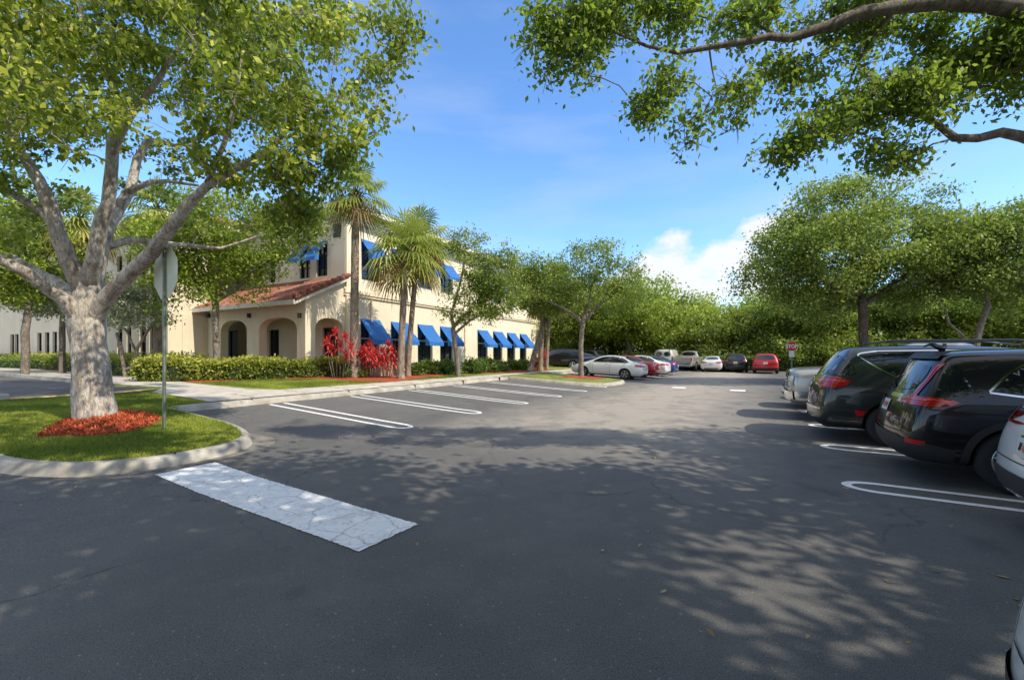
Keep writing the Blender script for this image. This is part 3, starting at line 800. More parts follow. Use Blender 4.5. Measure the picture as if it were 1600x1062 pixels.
window(bld, CB, EL, NN, *dw[0], GZ, 3.05, 2, 1, name='door'); window(bld, CB, EL, NN, *dw[1], GZ, 3.0, 1, 3); window(bld, CB, EL, NN, *dw[2], GZ, 3.0, 2, 3); window(bld, CB, EL, NN, sx-.9, sx+.35, GZ, 3.0, 3, 3)
# back and far walls, plain
m = MB(); c = CB+EU*L/2+EL*NLEN; m.box((c[0], c[1], (B0+ROOFZ)/2), L/2, .17, (ROOFZ-B0)/2-.02, EU)
c = CB+EU*(L-.17)+EL*(NLEN/2+.2); m.box((c[0], c[1], (B0+ROOFZ)/2), NLEN/2-.2, .165, (ROOFZ-B0)/2-.03, EL)
m.build('wall', M['stucco'], bld)
# louvred vent, string course, pilasters, plinth
vt = along(CB, EL, 527); zv = zat(360, CB+EL*vt)
m = MB()
for k in range(6):
    p = CB+EL*vt+NN*.03; m.box((p[0], p[1], zv-.3+k*.12), .27, .035, .035, EL)
m.build('vent', M['frame'], bld)
zs = zat(454, CB)
m = MB()
for (dz, pr, hh) in ((0, .16, .10), (-.15, .10, .07), (.13, .08, .05)):
    p = CB+EU*L/2+NF*pr/2; m.box((p[0], p[1], zs+dz), L/2+.1, pr/2, hh, EU)
m.build('string_course', M['stucco2'], bld)
for t in (.28, L-.32):
    p = CB+EU*t+NF*.055; MB().box((p[0], p[1], (B0+ROOFZ)/2-.2), .27, .055, (ROOFZ-B0)/2-.25, EU).build('pilaster', M['stucco2'], bld)
for t, z in ((1.75, zs-.3), (10.9, ROOFZ-.4)):
    p = CB+EU*t+NF*.07; MB().tube([(p[0], p[1], .5), (p[0], p[1], z)], .045, 8).build('downspout', M['stucco2'], bld)
# eaves and hip roof
def hip(name, corner, du, dv, a, b, z, over, pitch, mat, fascia=True):
    c0 = corner-du*over-dv*over; A = a+2*over; B = b+2*over; h = min(A, B)/2*pitch
    r = min(A, B)/2
    P = [c0, c0+du*A, c0+du*A+dv*B, c0+dv*B]; V = [(p[0], p[1], z) for p in P]
    if A > B: R = [c0+du*r+dv*B/2, c0+du*(A-r)+dv*B/2]; F = [(0, 1, 5, 4), (1, 2, 5), (2, 3, 4, 5), (3, 0, 4)]
    else: R = [c0+du*A/2+dv*r, c0+du*A/2+dv*(B-r)]; F = [(0, 1, 4), (1, 2, 5, 4), (2, 3, 5), (3, 0, 4, 5)]
    V += [(p[0], p[1], z+h) for p in R]
    rf = MB().add(V, F)
    # tile courses as real ridges
    for f in F:
        pts = [Vector(V[i]) for i in f]; e0, e1 = pts[0], pts[1]; ed = (e1-e0); n_ = int(ed.length/.30); up_ = None
        nrm = (pts[1]-pts[0]).cross(pts[2]-pts[1]).normalized(); sl_ = nrm.cross(ed.normalized())
        for k in range(1, n_):
            s0 = e0+ed*k/n_; best = 0
            lo, hi = 0.0, 60.0
            M2 = [(p-s0) for p in pts]
            # march until outside polygon
            loc = [(q.dot(ed.normalized()), q.dot(sl_)) for q in M2]
            ys = []
            for i in range(len(loc)):
                (x1, y1), (x2, y2) = loc[i], loc[(i+1) % len(loc)]
                if (x1 > 0) != (x2 > 0): ys.append(y1+(y2-y1)*(-x1)/(x2-x1))
            if not ys: continue
            best = max(ys)
            if best > .3: rf.tube([s0+nrm*.02, s0+sl_*(best-.05)+nrm*.02], .075, 5, True)
    rf.build(name, mat, bld)
    if fascia:
        m = MB()
        for i in range(4):
            a_ = np.array(P[i]); b_ = np.array(P[(i+1) % 4]); d_ = (b_-a_); ln = np.linalg.norm(d_); d_ = d_/ln; c_ = (a_+b_)/2 + np.array([-d_[1], d_[0]])*(.05 if False else 0)
            m.box((c_[0], c_[1], z-.10), ln/2+.03, .035, .12, d_)
        m.build('gutter', M['trim'], bld)
        m = MB(); cc = c0+du*A/2+dv*B/2; m.box((cc[0], cc[1], z-.06), A/2-.06, B/2-.06, .03, du); m.build('soffit', M['ceil'], bld)
hip('roof', CB, EU, EL, L, NLEN, ROOFZ+.14, .75, .36, M['tile'])
m = MB(); 
for dz, pr in ((-.28, .22), (-.45, .12)):
    p = CB+EU*L/2+NF*pr/2; m.box((p[0], p[1], ROOFZ+dz), L/2+.05, pr/2, .085, EU)
    p = CB+EL*NLEN/2+NN*pr/2; m.box((p[0], p[1], ROOFZ+dz), NLEN/2, pr/2, .085, EL)
m.build('cornice', M['trim'], bld)

# porch
sq = -along(CB, -EU, 477)*-1; Q = CB-EU*sq; PL = along(Q, EL, 325)
ez = 4.30; a_t = zat(496, Q+EL*2)
ar1 = (along(Q, EL, 463.9), along(Q, EL, 404.8)); ar2 = (along(Q, EL, 385.6), along(Q, EL, 344.6))
ar3 = (along(Q, EU, 492.4), along(Q, EU, 537.5))
wall_cut('wall', M['stucco'], bld, Q+EU*.0, EL, NN, PL, B0, ez, .4, [], [(*ar1, B0-.5, a_t-.62, a_t), (*ar2, B0-.5, a_t-.62, a_t)])
rt = zat(433, CB)
# side wall with sloping top: box cut by arch, plus a wedge
sw = wall_cut('wall', M['stucco'], bld, Q+EU*.402, EU, NF, sq-.402, B0, ez+.03, .4, [], [(ar3[0]-.402, min(ar3[1]-.402, sq-.5), B0-.5, a_t-.62, a_t)])
m = MB(); q0, q1 = Q, CB
V = [W3(Q, EU, .0, ez+.02, NF, 0), W3(Q, EU, sq, ez+.02, NF, 0), W3(Q, EU, sq, rt-.15, NF, 0), W3(Q, EU, .0, ez+.08, NF, 0)]
V += [tuple(np.array(v)-np.array([NF[0]*.3, NF[1]*.3, 0])) for v in V]
m.add(V, [(0, 1, 2, 3), (7, 6, 5, 4), (0, 4, 5, 1), (3, 2, 6, 7), (0, 3, 7, 4), (1, 5, 6, 2)]); m.build('wall', M['stucco'], bld)
# porch roof: lean-to with barrel tiles
def leanto(P0, length, depth, z0, z1, ov, side_ov):
    n_ = int((length+2*side_ov)/.15)*2; V = []; F = []; sl_ = (z1-z0)/depth
    rows = 26
    for j in range(rows+1):
        f = j/rows; o = -ov+(depth+ov)*f
        for i in range(n_+1):
            t = -side_ov+(length+2*side_ov)*i/n_
            z = z0+sl_*o+.05+ (.055 if i % 2 else 0) - .03*((j % 2) == 0)
            p = P0+EL*t+EU*o; V.append((p[0], p[1], z))
    for j in range(rows):
        for i in range(n_): a = j*(n_+1)+i; F.append((a, a+1, a+n_+2, a+n_+1))
    link('roof', mesh_np('roof', V, F, M['tile']), bld)
    m = MB()
    A = P0-EU*ov; c = A+EL*(length/2); m.box((c[0], c[1], z0-sl_*ov-.06), length/2+side_ov, .05, .10, EL)
    m.build('gutter', M['trim'], bld)
    # rake board and rake tiles on the lit side
    a = P0-EL*side_ov-EU*(ov+.02); b = P0-EL*side_ov+EU*depth; za, zb2 = z0-sl_*ov, z1
    m = MB(); nn_ = NF
    V = [(a[0], a[1], za-.17), (b[0], b[1], zb2-.19), (b[0], b[1], zb2+.02), (a[0], a[1], za+.04)]; V += [(x-nn_[0]*.07, y-nn_[1]*.07, z) for x, y, z in V]
    m.add(V, [(0, 1, 2, 3), (7, 6, 5, 4), (0, 4, 5, 1), (3, 2, 6, 7), (0, 3, 7, 4), (1, 5, 6, 2)]); m.build('rake_board', M['trim'], bld)
    m = MB(); K = 9
    for k in range(K):
        p = a+(b-a)*k/K; q = a+(b-a)*(k+1.05)/K; z_a = za+(zb2-za)*k/K+.10; z_b = za+(zb2-za)*(k+1)/K+.10
        m.tube([(p[0], p[1], z_a+.03), (q[0], q[1], z_b-.01)], [.135, .105], 9)
    m.build('rake_tile', M['tile'], bld, smooth=True)
    m = MB()
    for k in range(int(length/.75)):
        t = .3+k*.75
        for o in (-ov+.12,):
            p0 = P0+EL*t-EU*(ov-.08); p1 = P0+EL*t+EU*.0
            m.box(((p0[0]+p1[0])/2, (p0[1]+p1[1])/2, z0-sl_*ov*.5-.16), .055, (ov-.1)/2, .09, EL)
    m.build('rafter', M['ceil'], bld)
leanto(Q, PL, sq, ez+.08, rt, .75, .30)
m = MB(); c = Q+EL*PL/2+EU*sq/2; m.box((c[0], c[1], ez-.12), PL/2-.4, sq/2-.42, .04, EL); m.build('porch_ceiling', M['ceil'], bld)
c = Q+EL*PL/2+EU*sq/2; m = MB(); m.box((c[0], c[1], GZ-.02), PL/2, sq/2, .05, EL); m.build('porch_floor', M['concrete'], bld)
for px in (328, 391, 470):
    t = along(Q, EL, px); p = Q+EL*max(.1, min(t, PL-.15))+NN*.08; z = zat(493, Q+EL*t)
    MB().tube([(p[0], p[1], z-.11), (p[0], p[1], z+.11)], .085, 10).build('wall_lamp', M['frame'], bld)
# left wing
R0 = Q+EL*PL; ws = 0
kx = along(R0, -EU, 262); WP = R0-EU*kx
WZ = 8.6
wall_cut('wall', M['stucco'], bld, WP+EU*.352, EU, NF, kx-.36, B0, WZ, .35, [])
wx = [(239, 233), (228, 218), (205, 198), (191, 183), (89, 82), (77, 70), (65, 58), (29, 23), (22, 16)]
ww = [(along(WP, EL, a), along(WP, EL, b)) for a, b in wx]
wops = [(a, b, GZ+.2, 3.1) for a, b in ww]
wall_cut('wall', M['stucco2'], bld, WP, EL, NN, 38, B0, WZ-.01, .35, wops+[(a, b, 5.2, 7.2) for a, b in ww])
for a, b in ww:
    window(bld, WP, EL, NN, a, b, GZ+.2, 3.1, 1, 3); window(bld, WP, EL, NN, a, b, 5.2, 7.2, 1, 3)
m = MB(); c = WP+EL*38+EU*6; m.box((c[0], c[1], (B0+WZ)/2), 6, .17, (WZ-B0)/2-.02, EU); m.build('wall', M['stucco2'], bld)
hip('roof', WP, EU, EL, 12, 38, WZ+.12, .7, .36, M['tile'])
# light switch-box, frieze panel on the wing side wall
m = MB(); c = WP+EU*(kx*.62)+NF*.02; m.box((c[0], c[1], 2.2), kx*.28, .02, 1.5, EU); m.build('panel', M['stucco'], bld)

# utility cabinets by the facade
for i, (px, w_) in enumerate(((590, .55), (608, .5))):
    P = D(px, 580, 20.3 if i == 0 else 21.2); r = empty('utility_cabinet', (P.x, P.y, HT(P.x, P.y)+.15)); h = .95 if i == 0 else .8
    tag(r, ['brown utility cabinet beside the nearer red-leaved plant, the wider of two', 'brown utility cabinet nearest the twin palm trunks, the narrower of two'][i], 'cabinet', 'utility cabinets by the facade')
    m = MB(); m.box((0, 0, h/2), w_, .35, h/2, tuple(EU)); m.build('body', M['cabinet'], r, world=False)
    m = MB(); m.box((0, 0, h+.03), w_+.04, .39, .03, tuple(EU)); m.build('lid', M['trim'], r, world=False)

# ------------------------------------------------------------------ trees
def PX(px, py, Y, base):
    p = D(px, py, Y); return (p.x-base[0], p.y-base[1], p.z-base[2])
# the big tree on the island
b1 = G(150, 652, .22); base = (b1[0], b1[1], HT(*b1)+.16); Y0 = b1[1]
def q(px, py, dy=0.0): 
    return PX(px, py, Y0+dy, base)
def mm(r): return r*Y0/FPX
def limb_r(r): return r*Y0/FPX*.74
def limb(l): return [(q(a, b, c), limb_r(r)) for a, b, c, r in l]
trunk = limb([(150, 668, 0, 40), (149, 648, 0, 35), (146, 615, 0, 32), (142, 570, 0, 29.5), (139, 535, 0, 29), (137, 505, 0, 31), (137, 475, 0, 28), (140, 440, .02, 23)])
limbs1 = [
    limb([(150, 492, -.02, 17), (178, 452, -.15, 14), (205, 425, -.35, 13), (240, 392, -.6, 12), (270, 352, -.8, 10.5), (295, 318, -.9, 9), (322, 292, -1.0, 7.5), (370, 262, -1.1, 6), (430, 225, -1.0, 4.5), (480, 170, -.9, 3)]),
    limb([(140, 445, .05, 19), (152, 410, .15, 16), (160, 372, .3, 14), (182, 330, .5, 12), (205, 295, .7, 9.5), (214, 250, .8, 8), (232, 218, .9, 7), (275, 228, 1.0, 4.5), (330, 210, 1.1, 3)]),
    limb([(138, 442, -.05, 17), (148, 405, -.2, 14), (158, 345, -.3, 12), (172, 290, -.4, 10.5), (176, 225, -.5, 10), (188, 160, -.6, 8), (170, 120, -.7, 6), (140, 60, -.8, 5), (125, 0, -.8, 4)]),
    limb([(128, 452, -.05, 17), (108, 410, -.25, 14), (92, 370, -.4, 12.5), (78, 320, -.5, 11.5), (60, 280, -.6, 10), (30, 235, -.7, 8), (12, 190, -.8, 7), (-20, 120, -.9, 5)]),
    limb([(88, 352, -.4, 9), (65, 330, -.5, 8), (35, 312, -.6, 7.5), (0, 290, -.7, 6.5), (-60, 270, -.8, 5)]),
    limb([(130, 505, -.05, 16), (102, 468, -.3, 13), (70, 448, -.5, 11), (40, 425, -.8, 10), (5, 408, -1.0, 9), (-60, 380, -1.2, 7), (-140, 330, -1.3, 4)]),
    limb([(128, 490, .2, 13), (98, 448, .5, 11), (60, 425, .8, 9), (20, 402, 1.0, 8), (-40, 390, 1.2, 6)]),
    limb([(170, 385, .35, 9), (205, 374, .6, 7.5), (250, 380, 1.0, 6.5), (300, 384, 1.3, 5), (345, 388, 1.5, 3.5), (400, 370, 1.7, 2.5)]),
    limb([(200, 300, .6, 7), (235, 285, .8, 6), (262, 283, .9, 4.5), (310, 290, 1, 3)]),
    limb([(176, 240, -.5, 7), (205, 180, -.7, 6), (250, 120, -.9, 5), (300, 60, -1.0, 4), (330, -10, -1, 3)]),
    limb([(322, 292, -1.0, 5), (350, 225, -1.3, 4.2), (370, 150, -1.5, 3.5), (380, 80, -1.6, 2.5)]),
]
def pb(px, py, dy, r, flat=.8): p = q(px, py, dy); rr = mm(r); return (*p, rr, rr*1.0, rr*flat)
blobs1 = [pb(520, 85, -.6, 78), pb(450, 60, -1, 95), pb(455, 165, -1.2, 95), pb(510, 200, -.8, 62), pb(350, 110, -1.4, 110), pb(330, 230, -1.2, 80), pb(420, 260, -.8, 70),
          pb(240, 60, -1.0, 120), pb(130, 50, -1.5, 100), pb(30, 50, -1.8, 90), pb(40, 150, -1.8, 85), pb(110, 200, -1.6, 60), pb(250, 190, -1.8, 55), pb(60, 240, -1.5, 60), pb(-40, 220, -1, 100),
          pb(350, -40, -.5, 150), pb(150, -80, -.2, 180), pb(-60, 0, 0, 150), pb(200, 60, 1.6, 140), pb(60, 130, 1.8, 140), pb(380, 130, 1.4, 130), pb(-80, 150, 1.5, 140), pb(470, 280, .2, 46), pb(490, 20, .2, 88),
          pb(300, 330, 1.4, 60, .6), pb(80, 320, 1.2, 70), pb(-40, 330, .6, 70), pb(440, 320, .8, 45, .7), pb(240, 260, 1.6, 90), pb(505, 300, .2, 45), pb(465, 345, .4, 42), pb(545, 270, .1, 34), pb(560, 315, .1, 30), pb(585, 290, .1, 20), pb(530, 335, .2, 28), pb(490, 375, .5, 26), pb(395, 300, .3, 50), pb(150, -200, 0, 200), pb(330, -200, .4, 150)]
rng1 = np.random.default_rng(41)
NA1 = 570; A1 = sample_blobs(blobs1, NA1, rng1, .25)
ex = [q(*p) for p in ((632, 30, -.3), (645, 60, -.2), (628, 75, -.3), (610, 50, -.4), (618, 90, -.3), (590, 30, -.3), (600, 110, -.5), (560, 205, -.4), (588, 170, -.5), (540, 245, -.5), (520, 262, -.3), (505, 285, -.2), (420, 330, .3), (450, 345, .3), (480, 330, .2), (385, 352, .4), (52, 335, -.3), (10, 370, .2), (25, 60, -.8), (20, 110, -.8))]
A1 = np.concatenate([A1, ex])
# keep every cluster off the sky gap: drop those that would sit outside the crown's right outline
def proj(P, base):
    x = P[:, 0]+base[0]; y = P[:, 1]+base[1]; z = P[:, 2]+base[2]
    return CX+x/y*FPX, HY-(z-EYE)/y*FPX
px_, py_ = proj(A1, base)
lim = np.interp(py_, [-400, 0, 60, 150, 200, 250, 300, 340, 380], [560, 575, 598, 592, 585, 592, 588, 560, 515])
keep = (px_ < lim) | (np.arange(len(A1)) >= NA1)
keep &= ~((px_ > 90) & (px_ < 235) & (py_ > 235) & (rng1.uniform(0, 1, len(A1)) < .8))
A1 = A1[keep]
t1 = empty('broadleaf_tree', base); tag(t1, 'large grey-barked tree with wide spreading limbs standing in red mulch on the kerbed island', 'tree')
br = skeleton([trunk]+limbs1, A1, rng1, seg=.3, tip_r=.008, wob=.16, pipe=2.4)
link('trunk', wood_mesh('trunk', br+twigs(A1, [.4]*len(A1), rng1), M['bark_big']), t1, False)
link('crown', crown_mesh('crown', A1, rng1.uniform(.22, .40, len(A1)), 150, .098, M['leaf_big'], 5, .3, .45, .6), t1, False)

# the oak whose limbs hang in from the right, and the canopy over the camera
base2 = (9.6, 3.2, 0.0)
def q2(px, py, Y): return PX(px, py, Y, base2)
def l2(l): return [(q2(a, b, Y), r*.72) for a, b, Y, r in l]
tr2 = [((0, 0, 0), .34), ((-.05, .02, 1.2), .27), ((-.1, .1, 2.4), .25), ((-.2, .2, 3.4), .24)]
lb2 = [
    [((-.2, .2, 3.4), .2), ((-1.2, 1.2, 4.6), .17)] + l2([(1690, -20, 5.2, .155), (1600, 14, 5.3, .15), (1540, 6, 5.3, .135), (1480, 2, 5.3, .125), (1400, 12, 5.35, .11), (1340, 22, 5.4, .10), (1290, 42, 5.45, .085), (1235, 60, 5.5, .072), (1200, 58, 5.5, .06), (1165, 66, 5.55, .055), (1120, 72, 5.6, .047), (1060, 83, 5.6, .038), (1010, 72, 5.6, .028), (960, 50, 5.6, .02)]),
    [((-.15, .15, 2.9), .14), ((-1.2, 1.4, 3.3), .12)] + l2([(1680, 240, 5.4, .10), (1600, 214, 5.5, .09), (1565, 207, 5.5, .078), (1530, 216, 5.5, .072), (1492, 216, 5.5, .068), (1465, 195, 5.55, .052), (1430, 170, 5.6, .04), (1400, 140, 5.6, .03), (1385, 105, 5.6, .02)]),
    l2([(1220, 60, 5.5, .04), (1180, 35, 5.7, .03), (1120, 20, 5.9, .02)]),
    l2([(1400, 14, 5.35, .045), (1360, 60, 5.6, .03), (1330, 120, 5.8, .02)]),
    l2([(1108, 74, 5.6, .02), (1113, 110, 5.6, .014), (1120, 140, 5.6, .01)]),
    [((-.2, .2, 3.4), .17), ((-2.0, -.8, 5.0), .13), ((-4.5, -1.6, 6.0), .10), ((-7.5, -2.5, 6.6), .06)],
    [((-.2, .2, 3.4), .17), ((-.3, -1.8, 5.2), .13), ((-2.0, -4.0, 6.2), .09), ((-5.0, -6.0, 6.8), .05)],
    [((-.2, .2, 3.4), .15), ((.8, .6, 5.5), .11), ((1.5, 1.2, 7), .06)],
]
def b2(px, py, Y, r, fl=.8): p = q2(px, py, Y); rr = r*Y/FPX; return (*p, rr, rr*.9, rr*fl)
bl2 = [b2(880, 40, 5.6, 52), b2(870, 85, 5.6, 38), b2(940, 30, 5.6, 60), b2(990, 10, 5.7, 55), b2(1060, 20, 5.8, 50), b2(925, 85, 5.5, 30), b2(1010, 150, 5.4, 38), b2(1045, 130, 5.5, 36), b2(1075, 200, 5.4, 34), b2(1120, 150, 5.5, 40),
       b2(1150, 30, 5.8, 50), b2(1230, 110, 5.8, 34), b2(1290, 110, 5.8, 50), b2(1340, 150, 5.7, 60), b2(1250, 220, 5.6, 38), b2(1320, 200, 5.6, 48), b2(1410, 170, 5.6, 66), b2(1400, 230, 5.6, 46), b2(1470, 110, 5.8, 70), b2(1540, 100, 5.8, 66), b2(1600, 60, 5.6, 70), b2(1440, 40, 5.8, 60), b2(1340, 20, 5.8, 60), b2(1590, 130, 5.5, 40), b2(1230, 20, 5.8, 50)]
rng2 = np.random.default_rng(12)
A2 = sample_blobs(bl2, 235, rng2, .15)
ex2 = [q2(*p) for p in ((838, 30, 5.6), (828, 70, 5.6), (858, 110, 5.6), (915, 118, 5.5), (1000, 165, 5.4), (1010, 185, 5.4), (1075, 225, 5.4), (1095, 185, 5.4), (1165, 165, 5.5), (1150, 190, 5.5), (1210, 240, 5.6), (1230, 225, 5.6), (1385, 262, 5.6), (1420, 250, 5.6), (1440, 235, 5.6), (1370, 240, 5.6), (1500, 160, 5.6), (1225, 150, 5.6))]
A2 = np.concatenate([A2, ex2])
# overhead canopy, behind and beside the camera: it shades the near asphalt
over = [(a-.9, b-.9, c, d, e, f) for a, b, c, d, e, f in [(-11.5, -1.7, 6.2, 2.0, 1.5, .6), (-8.8, -1.4, 6.6, 2.2, 1.6, .7), (-8, -4.5, 7.0, 2.6, 2.4, .8), (-5.5, -1.7, 6.3, 2.0, 1.5, .7), (-4, -4.0, 7.0, 2.8, 2.5, .9), (-1, -2.5, 7, 2.4, 2.4, .9), (1.5, 0.8, 7, 2.2, 2.2, .9), (-11, -7, 7.2, 2.4, 2.6, .8), (-3.2, .2, 5.6, 1.3, .9, .5), (1, -5, 7, 2.5, 2.5, 1), (-6.5, -2.2, 7, 2.2, 1.8, .8), (-8.5, -3.2, 7.2, 2.2, 1.8, .8), (-4.8, -.6, 7.3, 1.6, 1.2, .6), (-10.5, -3.6, 7, 2.2, 1.8, .7), (-3, -4, 7.4, 2, 2, .8), (-7.0, -3.2, 7, 2, 1.6, .8), (-9.5, -2.0, 6.6, 1.6, 1.2, .6), (-7.5, -.9, 6.8, 1.6, 1, .5), (-9.3, .7, 7.2, 2.4, 1.1, .5)]]
A2o = sample_blobs(over, 660, rng2, .1)
def sunlit(px, py, rad):
    x, y = G(px, py); o_ = Vector((x-base2[0], y-base2[1], 0)); d = np.array(S)
    v = A2o-np.array(o_); al = v@d; return np.linalg.norm(v-al[:, None]*d, axis=1) < rad*1.45
for a in ((1240, 895, .62), (1330, 925, .7), (1430, 945, .75), (1530, 955, .8), (1590, 945, .8), (1150, 1000, .2), (1210, 830, .25), (985, 885, .2), (35, 915, .42), (170, 950, .2), (290, 830, .25), (110, 760, .4), (480, 790, .3), (560, 700, .3), (1160, 760, .3), (1060, 1040, .3), (1420, 1000, .5)):
    A2o = A2o[~sunlit(*a)]
t2 = empty('live_oak', base2); tag(t2, 'oak whose long limbs reach into the top right of the picture over the parked cars', 'tree', 'oaks of the parking rows')
br = skeleton([tr2]+lb2, np.concatenate([A2, A2o]), rng2, seg=.28, tip_r=.006, wob=.14, pipe=2.4)
link('trunk', wood_mesh('trunk', br+twigs(A2, [.3]*len(A2), rng2), M['bark_grey']), t2, False)
c1 = crown_mesh('crown', A2, rng2.uniform(.17, .33, len(A2)), 120, .078, M['leaf_over'], 15, .2, .35, .55)
link('crown', c1, t2, False)
c2 = crown_mesh('crown', A2o, rng2.uniform(.55, 1.0, len(A2o)), 135, .18, M['leaf_over'], 16, .9, .1, .6)
link('crown', c2, t2, False)

# oaks of middle distance, modelled one by one
def grp_tree(name, label, px, pyb, Y, trunk_px, blobs, n_att, cl, n_leaf, leaf, lmat, bmat, seed, extra=None, limbs=None, group='oaks of the parking rows', gz=None, **k):
    X = (px-CX)/FPX*Y; b = (X, Y, gz if gz is not None else HT(X, Y)+.1)
    qq = lambda a, c, dy=0: PX(a, c, Y+dy, b)
    s_ = Y/FPX
    cs_ = 1/math.sqrt(1+((px-CX)/FPX)**2); tk = [(qq(a, c), r*s_*cs_*.9) for a, c, r in trunk_px]; tk[0] = ((tk[0][0][0], tk[0][0][1], -.1), tk[0][1])
    lm = [[(qq(a, c, d_), r*s_*cs_*.9) for a, c, d_, r in l] for l in (limbs or [])]
    bl = [(*qq(a, c, d_), r*s_, r*s_*1.0, r*s_*fl) for a, c, d_, r, fl in blobs]
    ex_ = [qq(*e) for e in extra] if extra else None
    return shape_tree(name, label, group, b, tk, bl, n_att, cl, n_leaf, leaf, lmat, bmat, seed, extra=ex_, limbs=lm, **k)
# T3 right
grp_tree('live_oak', 'broad dark-trunked oak standing behind the dark minivan', 1349, 560, 22, [(1349, 580, 11), (1349, 520, 9), (1348, 480, 9), (1345, 460, 9)],
    [(1300, 340, 0, 75, .7), (1360, 325, 0, 70, .6), (1250, 380, 0, 75, .55), (1200, 430, 0, 50, .5), (1320, 400, -1, 85, .6), (1400, 380, 1, 85, .6), (1270, 440, 1, 70, .5), (1440, 360, 1, 60, .6), (1420, 430, 0, 70, .5), (1180, 462, 0, 30, .5), (1350, 450, 2, 70, .4), (1230, 470, 1, 50, .5), (1300, 480, 2, 50, .4), (1410, 470, 2, 50, .4), (1480, 380, 0, 50, .6), (1470, 450, 1, 50, .5)],
    360, .7, 190, .16, M['leaf_oak'], M['bark_dark'], 31, extra=[(1265, 296, 0), (1262, 300, 0), (1310, 290, 0), (1340, 288, 0), (1395, 300, 0), (1460, 298, 0), (1480, 300, 0), (1160, 455, 0), (1170, 432, 0), (1225, 340, 0)],
    limbs=[[(1348, 475, 0, 7), (1372, 462, 0, 6), (1400, 440, 0, 5), (1440, 415, 0, 4), (1490, 405, 0, 3)], [(1346, 465, 0, 7), (1335, 430, .5, 5.5), (1330, 400, .5, 4)], [(1345, 460, 0, 6), (1310, 452, -1, 4.5), (1270, 430, -1, 3.5), (1220, 425, -1, 2.5)]], pipe=2.2, seg=.6)
grp_tree('live_oak', 'leaning pale-trunked oak at the right edge behind the black sport utility car', 1522, 560, 20, [(1518, 580, 9), (1525, 540, 7.5), (1533, 505, 6.5), (1545, 478, 5.5)],
    [(1470, 405, 0, 50, .6), (1495, 365, 0, 45, .6), (1540, 360, 0, 60, .6), (1560, 400, 0, 85, .7), (1500, 400, 1, 60, .6), (1620, 380, 0, 90, .8), (1640, 440, 1, 80, .6), (1540, 440, 0, 60, .5), (1480, 430, 1, 50, .5), (1580, 470, 1, 60, .4)],
    260, .7, 180, .16, M['leaf_oak'], M['bark_grey'], 33, limbs=[[(1520, 545, 0, 3.5), (1500, 520, -.5, 3), (1483, 505, -.6, 2.6), (1478, 485, -.6, 2)], [(1521, 545, 0, 2.5), (1495, 535, -.4, 2), (1482, 545, -.4, 1.6)]], pipe=2.2, seg=.6)
# off to the right of the picture, shading the rows
for i, (s_, t_) in enumerate(((6.0, 7.2), (13.8, 10.2))):
    p = st2(s_, t_)
    shape_tree('live_oak', ['oak beyond the noses of the nearest parked cars, outside the right edge', 'oak at the nose of the dark minivan by the right edge'][i], 'oaks of the parking rows', (p[0], p[1], 0),
        [((0, 0, -.1), .25), ((0, 0, 1.6), .2), ((.1, .1, 2.9), .18)], [(0, 0, 6, 3.2, 3.2, 1.6), (-2, 1, 5.2, 2.2, 2.2, 1), (1.5, -1, 6.6, 2.5, 2.5, 1.2)] if i else [(1, 0, 6.5, 2.6, 2.4, 1.4), (0, -1.5, 5.8, 2.3, 2.0, 1)], 110, .75, 120, .16, M['leaf_oak'], M['bark_grey'], 61+i, seg=.6)
# left row island
grp_tree('live_oak', 'slim oak on the small kerbed island beside the white sedan', 908, 590, 24.6, [(908, 592, 5), (908, 560, 4.2), (909, 520, 4.0), (911, 502, 4.2)],
    [(925, 410, 0, 42, .7), (960, 430, 0, 38, .7), (890, 430, 0, 38, .6), (940, 460, 0, 48, .6), (870, 455, 0, 32, .5), (982, 462, 0, 30, .8), (900, 470, -1, 34, .35), (845, 452, 0, 30, .6), (985, 430, 0, 22, .7)],
    135, .48, 85, .14, M['leaf_oak'], M['bark_grey'], 35, extra=[(938, 378, 0), (930, 385, 0), (962, 382, 0), (998, 400, 0), (900, 392, 0), (950, 390, 0), (893, 385, 0), (985, 410, 0), (880, 400, 0)],
    limbs=[[(911, 500, 0, 4), (922, 470, 0, 3.4), (925, 445, .5, 2.8), (935, 425, .5, 2)], [(908, 503, 0, 3.6), (895, 490, 0, 3), (878, 480, 0, 2.2), (855, 470, 0, 1.4)], [(911, 505, 0, 3.4), (930, 480, 0, 2.4), (955, 465, 0, 1.8)]], seg=.5, cat='tree')
grp_tree('live_oak', 'small open-crowned oak in front of the middle facade awnings', 716, 582, 21.8, [(716, 585, 4.8), (713, 550, 4), (709, 522, 4), (708, 512, 4)],
    [(730, 380, 0, 26, .7), (735, 460, 0, 34, .6), (770, 440, 0, 38, .7), (775, 475, 0, 36, .5), (715, 490, 0, 26, .5), (800, 455, 0, 30, .6), (790, 400, 0, 24, .6), (745, 490, 0, 36, .4), (718, 372, 0, 22, .6), (760, 420, 0, 36, .7), (735, 405, 0, 30, .7)],
    190, .40, 95, .12, M['leaf_oak'], M['bark_grey'], 37, extra=[(752, 372, 0), (705, 365, 0), (740, 362, 0), (790, 380, 0), (770, 400, 0), (700, 455, 0)],
    limbs=[[(708, 512, 0, 3.3), (722, 495, 0, 3), (745, 478, 0, 2.5), (770, 465, 0, 2)], [(709, 515, 0, 3), (705, 490, 0, 2.6), (712, 470, 0, 2.2), (722, 430, 0, 1.6), (728, 395, 0, 1.2)], [(712, 520, 0, 2.4), (735, 500, 0, 2), (760, 488, 0, 1.6)]], seg=.4)
